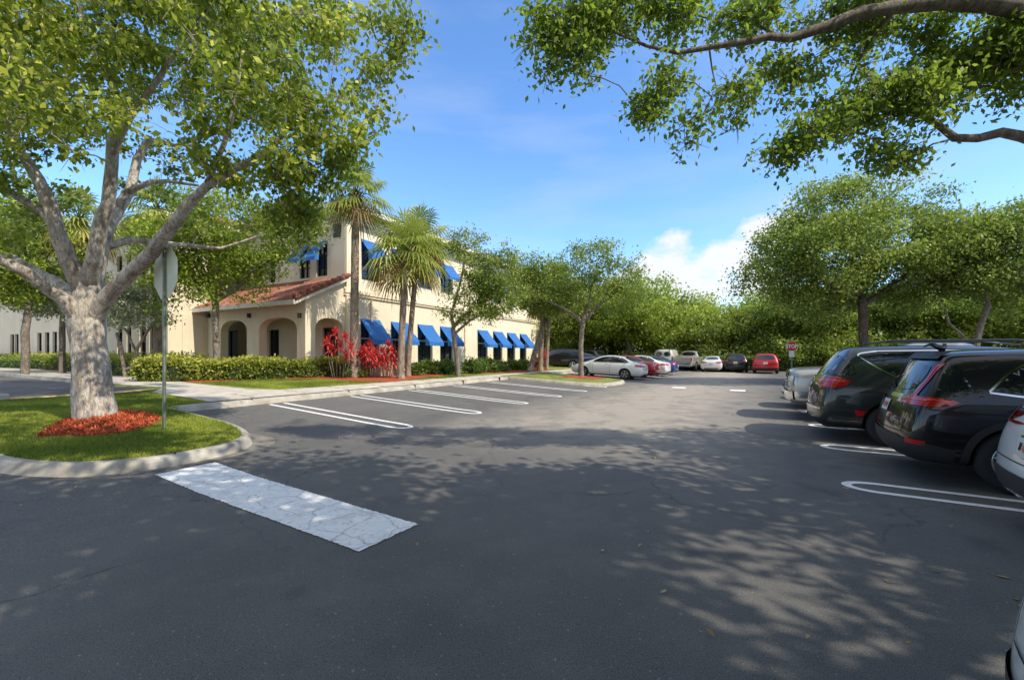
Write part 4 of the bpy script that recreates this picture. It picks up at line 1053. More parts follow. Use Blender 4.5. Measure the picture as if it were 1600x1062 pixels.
grp_tree('live_oak', 'leaning oak at the far corner of the cream building', 829, 580, 27.5, [(826, 582, 5.5), (834, 555, 4.5), (845, 520, 4.3), (853, 498, 4)],
    [(850, 430, 0, 38, .7), (880, 440, 0, 36, .7), (820, 440, 0, 32, .6), (860, 470, 0, 44, .5), (815, 460, 0, 32, .6), (890, 470, 1, 30, .5), (825, 415, 0, 30, .7)],
    170, .58, 120, .16, M['leaf_oak'], M['bark_grey'], 39, limbs=[[(853, 500, 0, 3.4), (870, 480, 0, 2.6), (890, 465, 0, 2)], [(850, 505, 0, 3), (838, 480, 0, 2.4), (822, 465, 0, 1.6)]], seg=.5)
# tree in front of the porch
grp_tree('live_oak', 'leafy tree in front of the arched porch, its trunk behind the yellow-green hedge', 338, 570, 17.3, [(337, 575, 7), (338, 520, 6.5), (337, 480, 6.5), (335, 455, 6)],
    [(330, 400, 0, 70, .7), (400, 385, 0, 62, .6), (280, 430, 0, 46, .7), (270, 380, 0, 60, .7), (450, 360, 0, 52, .6), (380, 440, 0, 34, .4), (310, 460, -.5, 34, .5), (420, 410, 0, 36, .5), (250, 470, 0, 24, .8), (350, 340, 0, 70, .6), (495, 340, 0, 34, .6)],
    230, .5, 130, .13, M['leaf_bright'], M['bark_grey'], 43, extra=[(412, 452, 0), (405, 440, 0), (395, 462, 0), (375, 465, 0), (262, 500, 0), (455, 400, 0), (445, 392, 0)],
    limbs=[[(336, 470, 0, 5), (365, 455, 0, 4), (390, 430, 0, 3), (430, 400, 0, 2)], [(334, 460, 0, 5), (300, 445, 0, 3.6), (270, 440, 0, 2.5)]], seg=.45)
# trees behind on the left
grp_tree('broadleaf_tree', 'leafy tree at the far left in front of the left wing', 38, 560, 19, [(38, 575, 9), (39, 520, 8), (45, 470, 7)],
    [(20, 400, 0, 70, .8), (70, 380, 0, 55, .7), (-40, 420, 0, 80, .8), (20, 460, 0, 50, .5), (0, 340, 0, 70, .7), (60, 470, 0, 26, .6)], 150, .6, 130, .16, M['leaf_bright'], M['bark_grey'], 45, group='trees in front of the left wing', seg=.6)
grp_tree('broadleaf_tree', 'pale silvery-leaved tree behind the big island tree', 90, 560, 21.5, [(98, 575, 7), (97, 520, 6), (98, 490, 5)],
    [(80, 450, 0, 42, .8), (120, 440, 0, 44, .8), (50, 470, 0, 32, .7), (125, 480, 0, 36, .6)], 100, .5, 150, .13, M['leaf_silver'], M['bark_grey'], 47, group='trees in front of the left wing', seg=.5)
grp_tree('broadleaf_tree', 'low silvery tree with several crooked stems between the island tree and the stop sign', 192, 565, 17.6, [(196, 570, 4), (190, 545, 4), (182, 520, 3)],
    [(200, 480, 0, 34, .8), (235, 490, 0, 26, .7), (175, 490, 0, 26, .7), (215, 455, 0, 30, .6)], 70, .38, 90, .11, M['leaf_silver'], M['bark_grey'], 49, group='trees in front of the left wing', limbs=[[(210, 572, 0, 4), (214, 545, 0, 3.5), (226, 525, 0, 3), (238, 505, 0, 2)], [(213, 550, 0, 3), (200, 520, 0, 2.6), (188, 505, 0, 2)]], seg=.4)
grp_tree('broadleaf_tree', 'tall leafy tree behind the left wing with its crown above the roof', 40, 560, 45, [(40, 590, 6), (40, 480, 6), (40, 400, 5)],
    [(0, 330, 0, 60, .8), (60, 360, 0, 50, .8), (-50, 380, 0, 70, .8)], 90, 1.2, 120, .35, M['leaf_bright'], M['bark_grey'], 51, group='trees in front of the left wing', seg=1.2)

# background woods: several shapes, copied and turned
def wood_proto(label, lmat, seed, h, w, bark='bark_dark', low=.35, leaf=.30, n=150):
    rng_ = np.random.default_rng(seed); bl = []
    for k in range(9):
        a = rng_.uniform(0, 6.28); r = rng_.uniform(0, .55)*w; z = rng_.uniform(low, .85)*h
        bl.append((math.cos(a)*r, math.sin(a)*r, z, w*.45, w*.45, h*.17))
    bl.append((0, 0, h*.8, w*.5, w*.5, h*.18))
    return shape_tree('woodland_tree', label, 'trees of the wood behind the parking lot', (0, 0, 0), [((0, 0, -.3), .28), ((.1, 0, h*.12), .25), ((.1, .1, h*.24), .22)], bl, n, min(1.0, w*.12), 100, leaf, lmat, M[bark], seed, seg=.9, wob=.2, pipe=2.1)
protos = [wood_proto('', M['leaf_wood'], 71, 9.5, 6.5), wood_proto('', M['leaf_bright'], 72, 10, 12, low=.35, n=230), wood_proto('', M['leaf_wood'], 73, 8, 6, low=.2), wood_proto('', M['leaf_bright'], 74, 7.5, 8.5, 'bark_grey', low=.4, n=170)]
place = [  # px, Y, top py, proto, label
    (985, 44, 428, 1, 'big bright green tree with fanned limbs behind the blue and red cars'),
    (1052, 52, 462, 1, 'bright green tree just right of the biggest one in the wood'),
    (1122, 50, 478, 3, 'pale low tree behind the white sedan and black car of the end row'),
    (925, 50, 455, 0, 'dark green tree left of the fan-limbed tree'),
    (872, 46, 450, 0, 'dark tree behind the two bare palm trunks'),
    (1180, 47, 475, 0, 'dark tree directly above the red car of the end row'),
    (1232, 43, 462, 2, 'dark spreading tree behind the red stop sign'),
    (1290, 40, 470, 2, 'spreading tree right of the red stop sign'),
    (1345, 45, 440, 0, 'tall tree of the wood behind the dark-trunked oak'),
    (1410, 41, 455, 2, 'tree of the wood between the dark-trunked oak and the leaning one'),
    (1465, 44, 450, 3, 'bright tree of the wood left of the leaning pale-trunked oak'),
    (1530, 42, 445, 0, 'tree of the wood behind the leaning pale-trunked oak'),
    (1590, 38, 440, 3, 'sunlit tree of the wood at the right edge'),
    (1085, 62, 470, 0, 'far tree showing in the gap above the silver pickup'),
    (1150, 64, 476, 1, 'far bright tree in the lowest dip of the skyline'),
    (1010, 66, 450, 0, 'far tree behind the fan-limbed tree'),
    (850, 60, 470, 2, 'far tree just right of the building end'),
    (900, 62, 460, 1, 'far tree above the blue car on the back road'),
    (1250, 58, 465, 1, 'far bright tree above the roof of the white sport utility car'),
    (1390, 60, 450, 1, 'far bright tree above the minivan roof'),
    (1660, 44, 420, 0, 'tree of the wood just past the right edge'),
    (1215, 52, 448, 3, 'bright crown rising between the stop sign and the dark-trunked oak'),
    (955, 54, 446, 3, 'pale crown peeping over the left shoulder of the fan-limbed tree'),
    (1320, 50, 446, 1, 'wide sunlit crown directly behind the dark-trunked oak'),
]
rr_ = random.Random(3)
hs = [9.8, 10.3, 8.2, 7.8]
first = {}
for px, Y, top, pi_, lab in place:
    X = (px-CX)/FPX*Y; h = EYE+(HY-top)/FPX*Y; sc = h/hs[pi_]
    if pi_ not in first:
        o = protos[pi_]; o.location = (X, Y, 0); o.scale = (sc,)*3; o.rotation_euler = (0, 0, rr_.uniform(0, 6)); o['label'] = lab; first[pi_] = o
    else: copy_thing(protos[pi_], (X, Y, 0), rr_.uniform(0, 6), sc, lab)
# dense understorey of the wood: nobody could count it
rng = np.random.default_rng(77); cs = []; rs = []
for k in range(620):
    a = rng.uniform(0, 1); X = 6+a*60 + rng.normal(0, .5); Yb = np.interp(X, [0, 15, 25, 34, 50, 70], [58, 47, 42, 38, 36, 30])+rng.uniform(0, 9); z = rng.uniform(.3, 3.2+rng.uniform(0, 2.5))
    cs.append((X-3, Yb+1, z)); rs.append(rng.uniform(.8, 1.5))
for k in range(160):
    X = rng.uniform(-12, 8); cs.append((X, 62+rng.uniform(0, 8), rng.uniform(.3, 4.5))); rs.append(rng.uniform(.9, 1.6))
for k in range(420):
    X = rng.uniform(-15, 75); cs.append((X, np.interp(X, [0, 15, 50, 75], [72, 62, 52, 44])+rng.uniform(0, 6), rng.uniform(.3, 4.2))); rs.append(rng.uniform(1.2, 2.0))
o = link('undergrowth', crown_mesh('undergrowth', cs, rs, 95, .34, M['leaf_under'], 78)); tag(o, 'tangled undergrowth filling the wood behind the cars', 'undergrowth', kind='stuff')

# clipped dark hedge at the end row and others
def hedge(label, path, w, h, n, leaf, mat, seed, z0=.1, group='hedges', wav=.08, name='hedge'):
    """path of (x,y); foliage over a rounded bar"""
    rng = np.random.default_rng(seed); P = np.array(densify(path, .25, False)); T = np.gradient(P, axis=0); T /= np.linalg.norm(T, axis=1)[:, None]; N = np.stack([-T[:, 1], T[:, 0]], 1)
    k = rng.integers(0, len(P), n); a = rng.uniform(-.2, math.pi+.2, n)
    wn_ = 1+.12*np.sin(k*.9)+.10*np.sin(k*.37+2)
    rad = rng.uniform(.72, 1.08, n)
    ca = np.sign(np.cos(a))*np.abs(np.cos(a))**.55; sa = np.clip(np.sign(np.sin(a))*np.abs(np.sin(a))**.55, 0, 1)
    side = w/2*ca*wn_*rad; z = np.where(np.abs(ca) > .9, rng.uniform(.05, 1, n), sa*rad)*h*(1+wav*np.sin(k*.5)+wav*rng.normal(0, .4, n))
    xy = P[k]+N[k]*side[:, None]+T[k]*rng.uniform(-.2, .2, n)[:, None]
    C = np.column_stack([xy, HTn(xy[:, 0], xy[:, 1])+z0+z])
    V, F = leaf_cloud(C, leaf, rng, up=.6, droop=-.1, wid=.6)
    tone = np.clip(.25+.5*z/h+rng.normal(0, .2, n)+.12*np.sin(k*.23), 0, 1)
    c = P.mean(0); root = empty(name, (c[0], c[1], HT(*c))); tag(root, label, 'hedge', group)
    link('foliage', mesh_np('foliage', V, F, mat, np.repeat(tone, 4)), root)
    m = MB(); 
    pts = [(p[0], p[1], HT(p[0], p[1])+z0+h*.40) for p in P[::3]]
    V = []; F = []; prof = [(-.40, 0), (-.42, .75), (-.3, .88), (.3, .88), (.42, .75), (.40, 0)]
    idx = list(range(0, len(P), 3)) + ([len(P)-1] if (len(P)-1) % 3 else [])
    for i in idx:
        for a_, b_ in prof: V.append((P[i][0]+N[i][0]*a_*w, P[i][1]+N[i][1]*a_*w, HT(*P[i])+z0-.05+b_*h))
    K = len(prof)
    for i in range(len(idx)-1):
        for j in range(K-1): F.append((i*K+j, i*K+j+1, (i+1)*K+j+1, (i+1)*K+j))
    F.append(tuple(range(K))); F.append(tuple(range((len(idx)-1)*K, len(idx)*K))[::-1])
    link('stems', mesh_np('stems', V, F, M['core']), root)  # solid dark core, coloured as the shade among the stems
    return root
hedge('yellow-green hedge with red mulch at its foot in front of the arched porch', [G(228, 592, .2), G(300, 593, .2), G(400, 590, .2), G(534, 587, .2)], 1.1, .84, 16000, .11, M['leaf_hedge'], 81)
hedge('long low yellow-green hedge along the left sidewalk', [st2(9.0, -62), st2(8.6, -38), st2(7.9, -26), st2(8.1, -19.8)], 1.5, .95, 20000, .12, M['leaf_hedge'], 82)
wl = WP+EL*3-EU*1.0; wr = WP+EL*26-EU*1.0
hedge('low dark green hedge against the wall of the left wing', [tuple(wr), tuple(wl)], .9, .75, 9000, .12, M['leaf_shrub'], 83)
hedge('dark clipped hedge behind the row of cars at the far end', [(12, 46), (22, 41.5), (31, 38.5), (42, 34)], 1.4, 1.35, 15000, .17, M['leaf_shrub'], 84)
# separate round shrubs along the facade
def shrub(label, px, py, Y, r, h, n, leaf, mat, seed, group='shrubs along the facade', dz=.15):
    rng = np.random.default_rng(seed); X = (px-CX)/FPX*Y; root = empty('shrub', (X, Y, HT(X, Y)+dz)); tag(root, label, 'shrub', group)
    k = 22; d = rng.normal(size=(k, 3)); d /= np.linalg.norm(d, axis=1)[:, None]; d[:, 2] = np.abs(d[:, 2]); cs = d*np.array([r, r, h*.62])*rng.uniform(.5, .85, (k, 1)); cs[:, 2] += h*.12
    link('foliage', crown_mesh('foliage', cs, rng.uniform(.3, .45, k)*r, n//k, leaf, mat, seed+1, .5, -.1, .55), root, False)
    m = MB()
    for j in range(5):
        a = rng.uniform(0, 6.28); m.tube([(0, 0, 0), (math.cos(a)*r*.4, math.sin(a)*r*.4, h*.6)], [.03, .012], 5)
    m.build('stems', M['bark_dark'], root, world=False); return root
for i, (px, Y, r, h) in enumerate(((652, 21.6, .62, 1.15), (668, 22.4, .6, 1.1), (687, 23.0, .62, 1.2), (700, 23.8, .6, 1.15), (733, 24.4, .62, 1.15), (748, 25.2, .65, 1.2), (765, 26.0, .65, 1.2), (779, 27, .6, 1.1), (801, 28.5, .7, 1.1), (818, 29, .7, 1.0))):
    shrub(['green shrub just right of the twin palm trunks', 'second green shrub right of the twin palm trunks', 'green shrub two left of the small facade oak trunk', 'green shrub just left of the small facade oak trunk', 'green shrub just right of the small facade oak trunk',
           'second green shrub right of the small facade oak trunk', 'third green shrub right of the small facade oak trunk', 'fourth green shrub right of the small facade oak trunk', 'shrub left of the leaning oak by the last awning', 'shrub at the foot of the leaning oak'][i], px, 580, Y, r, h, 1500, .13, M['leaf_shrub'], 100+i)
shrub('dark green shrub between the hedge end and the first palm trunk', 538, 585, 18.9, .55, 1.0, 1500, .12, M['leaf_shrub'], 120)
shrub('yellow-green shrub right of the first palm trunk', 572, 585, 19.2, .4, .7, 1000, .10, M['leaf_hedge'], 121)
shrub('bright shrub under the red leaves at the building end', 836, 575, 31, .7, 1.1, 900, .14, M['leaf_hedge'], 122)

# palms
def palm(label, px, py_base, Y, crown_px, seed, fl=1.75, lean=None, n=46, dead=10, rad=.17, frond=True):
    rng = np.random.default_rng(seed); X = (px-CX)/FPX*Y; b = (X, Y, HT(X, Y)+.12); root = empty('palm_tree', b); tag(root, label, 'palm', 'sabal palms along the facade')
    top = np.array(PX(crown_px[0], crown_px[1], Y, b)); K = 26; pts = []; rr = []
    for k in range(K+1):
        f = k/K; x = top[0]*f**1.3; pts.append((x, 0, -.1+(top[2]+.1)*f)); rr.append(rad*(1.45-.45*min(1, f*12) if f < .09 else 1.0+.03*math.sin(k*2.3)+(-.12*f)))
    m = MB().tube(pts, rr, 12); m.build('trunk', M['palm_bark'], root, smooth=True, world=False)
    # old leaf bases under the crown
    m = MB()
    for k in range(40):
        a = k*2.4; z = top[2]-.75+.7*k/40; x = top[0]
        m.tube([(x+math.cos(a)*rad*.8, math.sin(a)*rad*.8, z), (x+math.cos(a)*rad*1.8, math.sin(a)*rad*1.8, z+.25)], [.045, .02], 4)
    m.build('leaf_base', M['leaf_dead'], root, world=False, tone=True)
    V = []; F = []; T = []; SV = MB(); Vd = []; Fd = []; Td = []
    for k in range(n+dead):
        dd = k >= n; az = k*2.39996+rng.uniform(-.3, .3)
        el = math.radians(rng.uniform(-50, -25)) if dd else math.radians(85-125*(k/n)**.85+rng.uniform(-8, 8))
        st_l = fl*rng.uniform(.42, .58); h = np.array([math.cos(az), math.sin(az), 0]); 
        d0 = h*math.cos(el)+np.array([0, 0, 1])*math.sin(el)
        c = top+np.array([0, 0, .05]); e = c+d0*st_l + np.array([0, 0, -.12*math.cos(el)])
        SV.tube([tuple(c), tuple(c+d0*st_l*.5+np.array([0, 0, .03])), tuple(e)], [.022, .016, .01], 4)
        side = np.cross(d0, [0, 0, 1]); side /= np.linalg.norm(side)+1e-6; nrm = np.cross(side, d0); bl = fl*rng.uniform(.48, .62); base_t = rng.uniform(.25, .8)
        W_ = Vd if dd else V; G_ = Fd if dd else F; Q_ = Td if dd else T
        costa = d0.copy(); costa[2] -= .28*math.cos(el); costa /= np.linalg.norm(costa)
        for j in range(19):
            an = math.radians(-115+230*j/18+rng.uniform(-3, 3)); o = e+costa*bl*.22*(j/18 if j < 9 else 1-j/18)*2
            dv = costa*math.cos(an)+side*math.sin(an); lr = bl*(.62+.38*math.cos(an*.55))*rng.uniform(.9, 1.05); dv = dv+nrm*.12
            w = np.cross(dv, nrm); w /= np.linalg.norm(w)+1e-6
            p1 = o+dv*lr*.55; p2 = o+dv*lr*.95; droop = lr*.42*abs(math.cos(el))+lr*rng.uniform(.05, .25); p2 = p2+np.array([0, 0, -droop*(1.4 if dd else 1)]); p1 = p1+np.array([0, 0, -droop*.18])
            i0 = len(W_); W_ += [o, p1+w*.038, p2, p1-w*.038]; G_.append((i0, i0+1, i0+2, i0+3)); Q_ += [base_t*.8, base_t, min(1, base_t+.3), base_t]
    SV.build('stalk', M['leaf_palm'], root, world=False, tone=True)
    link('crown', mesh_np('crown', V, np.array(F), M['leaf_palm'], T), root, False)
    if dead: link('dead_fronds', mesh_np('dead_fronds', Vd, np.array(Fd), M['leaf_dead'], Td), root, False)
    return root
palm('tall sabal palm at the near corner of the cream building', 553, 587, 18.9, (556, 302), 1, 1.6, n=30, dead=5, rad=.18)
palm('front one of the twin sabal palms, with the fuller crown', 626, 587, 19.1, (634, 398), 2, 1.95, n=38, dead=6, rad=.155)
palm('rear one of the twin sabal palms, half hidden by the front trunk', 637, 583, 20.6, (655, 375), 3, 1.75, n=30, rad=.13)
palm('bare pinkish palm trunk just right of the leaning far oak', 844, 577, 29.2, (850, 468), 4, 1.5, n=26, rad=.17)
palm('thinner palm trunk right of the other far one, next to the back road', 854, 576, 30.4, (860, 462), 5, 1.5, n=26, rad=.14)
palm('palm with a skirt of dead fronds behind the big island tree', 128, 565, 20.5, (124, 345), 6, 1.7, n=30, dead=26, rad=.17)
palm('palm behind the stop sign with its crown hidden in foliage', 246, 570, 18.5, (246, 330), 7, 1.5, n=26, rad=.17)

# red cordylines
def cordyline(label, px, py, Y, heads, seed):
    rng = np.random.default_rng(seed); X = (px-CX)/FPX*Y; b = (X, Y, HT(X, Y)+.15); root = empty('cordyline', b); tag(root, label, 'plant', 'red-leaved plants by the facade')
    m = MB(); V = []; F = []; T = []
    for hx, hy, dy in heads:
        p = np.array(PX(hx, hy, Y+dy, b)); m.tube([(p[0]*.5, p[1]*.5, 0), (p[0]*.85, p[1]*.85, p[2]*.5), tuple(p)], [.020, .016, .012], 6)
        for k in range(34):
            az = k*2.4; el = math.radians(80-105*k/34+rng.uniform(-8, 8)); h = np.array([math.cos(az), math.sin(az), 0]); d0 = h*math.cos(el)+np.array([0, 0, 1])*math.sin(el)
            L_ = rng.uniform(.30, .44); s_ = np.cross(d0, [0, 0, 1.]); s_ /= np.linalg.norm(s_)+1e-6; w = .035
            c = p+np.array([0, 0, -.10*k/34]); p1 = c+d0*L_*.45; p2 = c+d0*L_*.8+np.array([0, 0, -.05]); p3 = c+d0*L_*1.0+np.array([0, 0, -.14*math.cos(el)])
            i = len(V); V += [c, p1+s_*w, p1-s_*w, p2+s_*w*.8, p2-s_*w*.8, p3]; t_ = rng.uniform(.2, 1); T += [t_*.5, t_, t_, t_, t_, t_]
            F += [(i, i+1, i+2), (i+1, i+3, i+4), (i+1, i+4, i+2), (i+3, i+5, i+4)]
    m.build('stem', M['bark_grey'], root, world=False, smooth=True)
    link('leaves', mesh_np('leaves', V, F, M['leaf_red'], T), root, False); return root
cordyline('tall red-leaved plant left of the tall corner palm', 530, 587, 18.3, [(511, 535, 0), (524, 520, .2), (540, 528, 0), (548, 545, -.1), (517, 545, .1), (532, 542, .1), (541, 556, .2)], 1)
cordyline('wide red-leaved plant between the corner palm and the cabinets', 575, 586, 19.0, [(566, 547, 0), (578, 540, .2), (572, 552, -.2), (586, 552, 0), (563, 557, .1), (580, 558, -.2), (568, 564, .2), (590, 562, .1), (575, 546, .3), (583, 566, 0)], 2)
cordyline('red-leaved plant just left of the twin palm trunks', 603, 586, 19.2, [(597, 550, 0), (607, 540, .1), (613, 548, 0), (601, 560, -.1), (612, 558, .1), (606, 552, .2), (596, 565, .1), (616, 566, 0), (604, 570, .1)], 3)
cordyline('distant red-leaved plant beside the bare far palm trunks', 838, 578, 29.5, [(834, 552, 0), (842, 548, .2), (836, 562, 0), (845, 560, 0), (850, 553, 0), (839, 571, 0)], 4)

# ------------------------------------------------------------------ stop signs
def octagon(r, z0=0): return [(r*math.cos(math.pi/8+k*math.pi/4), r*math.sin(math.pi/8+k*math.pi/4)) for k in range(8)]
def stop_sign(label, x, y, zb, zc, face, R=.42, post=True, front=True, plate=False):
    """face: unit direction the front looks to"""
    root = empty('stop_sign', (x, y, zb)); tag(root, label, 'stop sign', 'stop signs of the parking lot')
    f = Vector((face[0], face[1], 0)); r = Vector((-f.y, f.x, 0))
    def pt(a, b, o): return tuple(r*a+Vector((0, 0, zc-zb+b))+f*o)
    oc = octagon(R/math.cos(math.pi/8)*.985); V = [pt(a, b, .035) for a, b in oc]+[pt(a, b, .031) for a, b in oc]
    fr = [(0, 1, 2, 3, 4, 5, 6, 7)]
    link('sign_back', mesh_np('sign_back', V, [(15, 14, 13, 12, 11, 10, 9, 8)]+[(i, (i+1) % 8, (i+1) % 8+8, i+8) for i in range(8)], M['signback']), root, False)
    V = [pt(a, b, .0362) for a, b in oc]; w = link('sign_border', mesh_np('sign_border', V, fr, M['signwhite']), root, False)
    V = [pt(a*.95, b*.95, .038) for a, b in oc]; link('sign_face', mesh_np('sign_face', V, fr, M['signred']), root, False)
    cu = bpy.data.curves.new('letters', 'FONT'); cu.body = 'STOP'; cu.size = R*.86; cu.align_x = 'CENTER'; cu.align_y = 'CENTER'; cu.extrude = .001; cu.offset = .012
    to = bpy.data.objects.new('t', cu); COL.objects.link(to); dg = bpy.context.evaluated_depsgraph_get(); me = bpy.data.meshes.new_from_object(to.evaluated_get(dg)); bpy.data.objects.remove(to)
    me.materials.clear(); me.materials.append(M['signwhite'])
    rr3 = r
    for v in me.vertices: v.co = Vector(pt(v.co.x*.92, v.co.y*1.15, .040+v.co.z))
    link('lettering', me, root, False)
    # U-channel post with a cap of holes
    m = MB(); h = zc-zb+R*.93
    for a, o, dx_, dy_ in ((0, .004, .022, .004), (-.026, .014, .004, .012), (.026, .014, .004, .012), (-.036, .026, .010, .003), (.036, .026, .010, .003)):
        c = r*a+f*(o-.004); m.box((c.x, c.y, h/2-.15), dx_, dy_, h/2+.15, (r.x, r.y))
    m.build('post', M['galv'], root, world=False)
    if not plate:
        m = MB(); c = r*.055+f*.0275; m.box((-c.x*0+c.x, c.y, zc-zb-R*.78), .028, .002, .035, (r.x, r.y)); m.build('sticker', M['orange'], root, world=False)
        m = MB(); 
        for b in (-.25, .22): m.box((0, 0, zc-zb+b), .012, .012, .012, (r.x, r.y))
        m.build('bolt', M['chrome'], root, world=False)
    else:
        m = MB(); c = f*.036; m.box((c.x, c.y, zc-zb-R*1.5), .15, .004, .20, (r.x, r.y)); m.build('plaque', M['signwhite'], root, world=False)
    return root
sx_, sy_ = G(255, 672, .15)
stop_sign('stop sign seen from its grey back on a green post beside the big tree', sx_, sy_, HT(sx_, sy_)+.14, EYE+(HY-425)/FPX*sy_, (U[0], U[1]), .46)
ps = D(1237, 541, 27.5)
stop_sign('small distant red stop sign above the parked cars', ps.x, ps.y, 0, ps.z, (-ps.x/ps.length, -ps.y/ps.length), .32, plate=True)

# ------------------------------------------------------------------ vehicles
def interp(tab, x):
    xs = [a[0] for a in tab]; ys = [a[1] for a in tab]; return float(np.interp(x, xs, ys))
class Car:
    """local frame: +x nose, +y left, z up; the body's lengthwise centre is x=0"""
    def __init__(s, name, label, cat, group, paint, L, W, top, belt, roofw, rear, front, wheels, R, stations, zlow=.24, nose_in=.14, tail_in=.12, beltw=.955, TW=.225):
        s.name, s.label, s.cat, s.group = name, label, cat, group
        s.L, s.W, s.R, s.wheels, s.TW = L, W/2, R, wheels, TW
        s.paint = M[paint]; s.top = top
        H = L/2; xs = sorted(set([-H]+[x for x in stations if -H < x < H]+[H]))
        lev = []
        for k in range(6):
            row = []
            for x in xs:
                f = (x+H)/L
                xr, xf = rear[k], front[k]     # how far this level's ends are pulled in
                xx = x
                if x < -H+.9: xx = -H+.9-(-H+.9-x)*(.9-xr)/.9
                if x > H-.9: xx = H-.9+(x-H+.9)*(.9-xf)/.9
                zt = interp(top, xx); zb = interp(belt, xx); zb = min(zb, zt-.075)
                edge = 0
                w = [s.W*.80, s.W*.955, s.W, s.W*.995, s.W*beltw, interp(roofw, xx)][k]
                z = [zlow, zlow+.12, .54, zb-.16, zb, zt-.045][k]
                if k == 3: z = max(.62, zb-.17)
                # plan rounding of nose and tail
                if x <= -H+1e-6: w *= .90
                if x >= H-1e-6: w *= .84
                row.append((xx, w, z))
            lev.append(row)
        N = len(xs); V = []; idx = {}
        def put(key, p): idx[key] = len(V); V.append(p)
        Y = (-1, -.62, 0, .62, 1)
        for i in range(N):
            for k in range(6):
                x, w, z = lev[k][i]; put((i, k, 0), (x, -w, z)); put((i, k, 4), (x, w, z))
            for j in (1, 2, 3):
                x, w, z = lev[5][i]; put((i, 5, j), (x, w*Y[j], z+.045*(1-abs(Y[j])**2*.8)))
                x, w, z = lev[0][i]; put((i, 0, j), (x, w*Y[j], z))
        for i, sg, inn in ((0, -1, tail_in), (N-1, 1, nose_in)):
            for k in range(1, 5):
                x, w, z = lev[k][i]
                for j in (1, 2, 3): put((i, k, j), (x+sg*inn*(1-abs(Y[j])**2.0)*.9, w*Y[j], z))
            for k in (0, 5):
                for j in (1, 2, 3):
                    p = V[idx[(i, k, j)]]; V[idx[(i, k, j)]] = (p[0]+sg*inn*(.8 if k == 5 else .6)*(1-abs(Y[j])**2), p[1], p[2])
        F = []
        for i in range(N-1):
            for k in range(5):
                F.append((idx[(i, k, 0)], idx[(i+1, k, 0)], idx[(i+1, k+1, 0)], idx[(i, k+1, 0)]))
                F.append((idx[(i, k, 4)], idx[(i, k+1, 4)], idx[(i+1, k+1, 4)], idx[(i+1, k, 4)]))
            for j in range(4):
                F.append((idx[(i, 5, j)], idx[(i+1, 5, j)], idx[(i+1, 5, j+1)], idx[(i, 5, j+1)]))
                F.append((idx[(i, 0, j)], idx[(i, 0, j+1)], idx[(i+1, 0, j+1)], idx[(i+1, 0, j)]))
        for i in (0, N-1):
            for k in range(5):
                for j in range(4):
                    f = (idx[(i, k, j)], idx[(i, k+1, j)], idx[(i, k+1, j+1)], idx[(i, k, j+1)])
                    F.append(f if i == 0 else f[::-1])
        me = mesh_np('body', V, F, [s.paint, M['well']], None, True)
        o = bpy.data.objects.new('body', me); COL.objects.link(o)
        md = o.modifiers.new('s', 'SUBSURF'); md.levels = md.render_levels = 3
        full = bake(o, None); s.bvh = BVHTree.FromPolygons([v.co.copy() for v in full.vertices], [tuple(p.vertices) for p in full.polygons]); 
        bpy.data.meshes.remove(full)
        md.levels = md.render_levels = 3
        # wheel wells
        cu = MB()
        for xw in wheels:
            for sg in (-1, 1):
                cu.tube([(xw, sg*(s.W-.33), R), (xw, sg*(s.W+.3), R)], R+.055, 40)
        cm = cu.mesh('cut', [s.paint, M['well']]); cm.polygons.foreach_set('material_index', [1]*len(cm.polygons))
        bm = bmesh.new(); bm.from_mesh(cm); bmesh.ops.recalc_face_normals(bm, faces=bm.faces); bm.to_mesh(cm); bm.free()
        cobj = link('cut', cm); b = o.modifiers.new('b', 'BOOLEAN'); b.object = cobj; b.operation = 'DIFFERENCE'; b.solver = 'EXACT'
        try: b.material_mode = 'INDEX'
        except Exception: pass
        nm = bake(o, None); bpy.data.objects.remove(o); bpy.data.objects.remove(cobj)
        nm.name = 'body'
        nm.polygons.foreach_set('use_smooth', np.ones(len(nm.polygons), bool))
        try: nm.set_sharp_from_angle(angle=math.radians(38))
        except Exception: pass
        s.body = nm; s.parts = []   # (name, mesh, parent index or None)
        s.parts.append(('body', nm, None))
        s.add_wheels()
    def cast(s, view, u, v):
        far_ = 8
        if view == 'L': o, d = Vector((u, far_, v)), Vector((0, -1, 0))
        elif view == 'R': o, d = Vector((u, -far_, v)), Vector((0, 1, 0))
        elif view == 'B': o, d = Vector((-far_, u, v)), Vector((1, 0, 0))
        elif view == 'F': o, d = Vector((far_, u, v)), Vector((-1, 0, 0))
        else: o, d = Vector((u, v, far_)), Vector((0, 0, -1))
        return s.bvh.ray_cast(o, d)
    def patch_mesh(s, view, poly, mat, off=.004, step=.07, round_=0, th=0.0):
        if round_: poly = chaikin(poly, round_, True)
        Vp, F = fill(poly, step, step*.7, 0)
        P = []; ok = []
        for p in Vp:
            h, n, _i, _d = s.cast(view, p[0], p[1])
            if h is None: P.append((0, 0, 0)); ok.append(False)
            else:
                q = h+n*off; P.append(tuple(q)); ok.append(True)
        F = [tuple(f) for f in F if all(ok[i] for i in f)]
        me = mesh_np('p', P, F, mat, None, True)
        d = {'L': (0, 1, 0), 'R': (0, -1, 0), 'B': (-1, 0, 0), 'F': (1, 0, 0), 'T': (0, 0, 1)}[view]
        bm = bmesh.new(); bm.from_mesh(me); 
        sm = sum((f.normal.dot(Vector(d)) for f in bm.faces), 0)
        bm.normal_update(); sm = sum((f.normal.dot(Vector(d))*f.calc_area() for f in bm.faces))
        flip = [f for f in bm.faces if f.normal.dot(Vector(d)) < 0]
        bmesh.ops.reverse_faces(bm, faces=flip)
        bmesh.ops.delete(bm, geom=[v for v in bm.verts if not v.link_faces], context='VERTS')
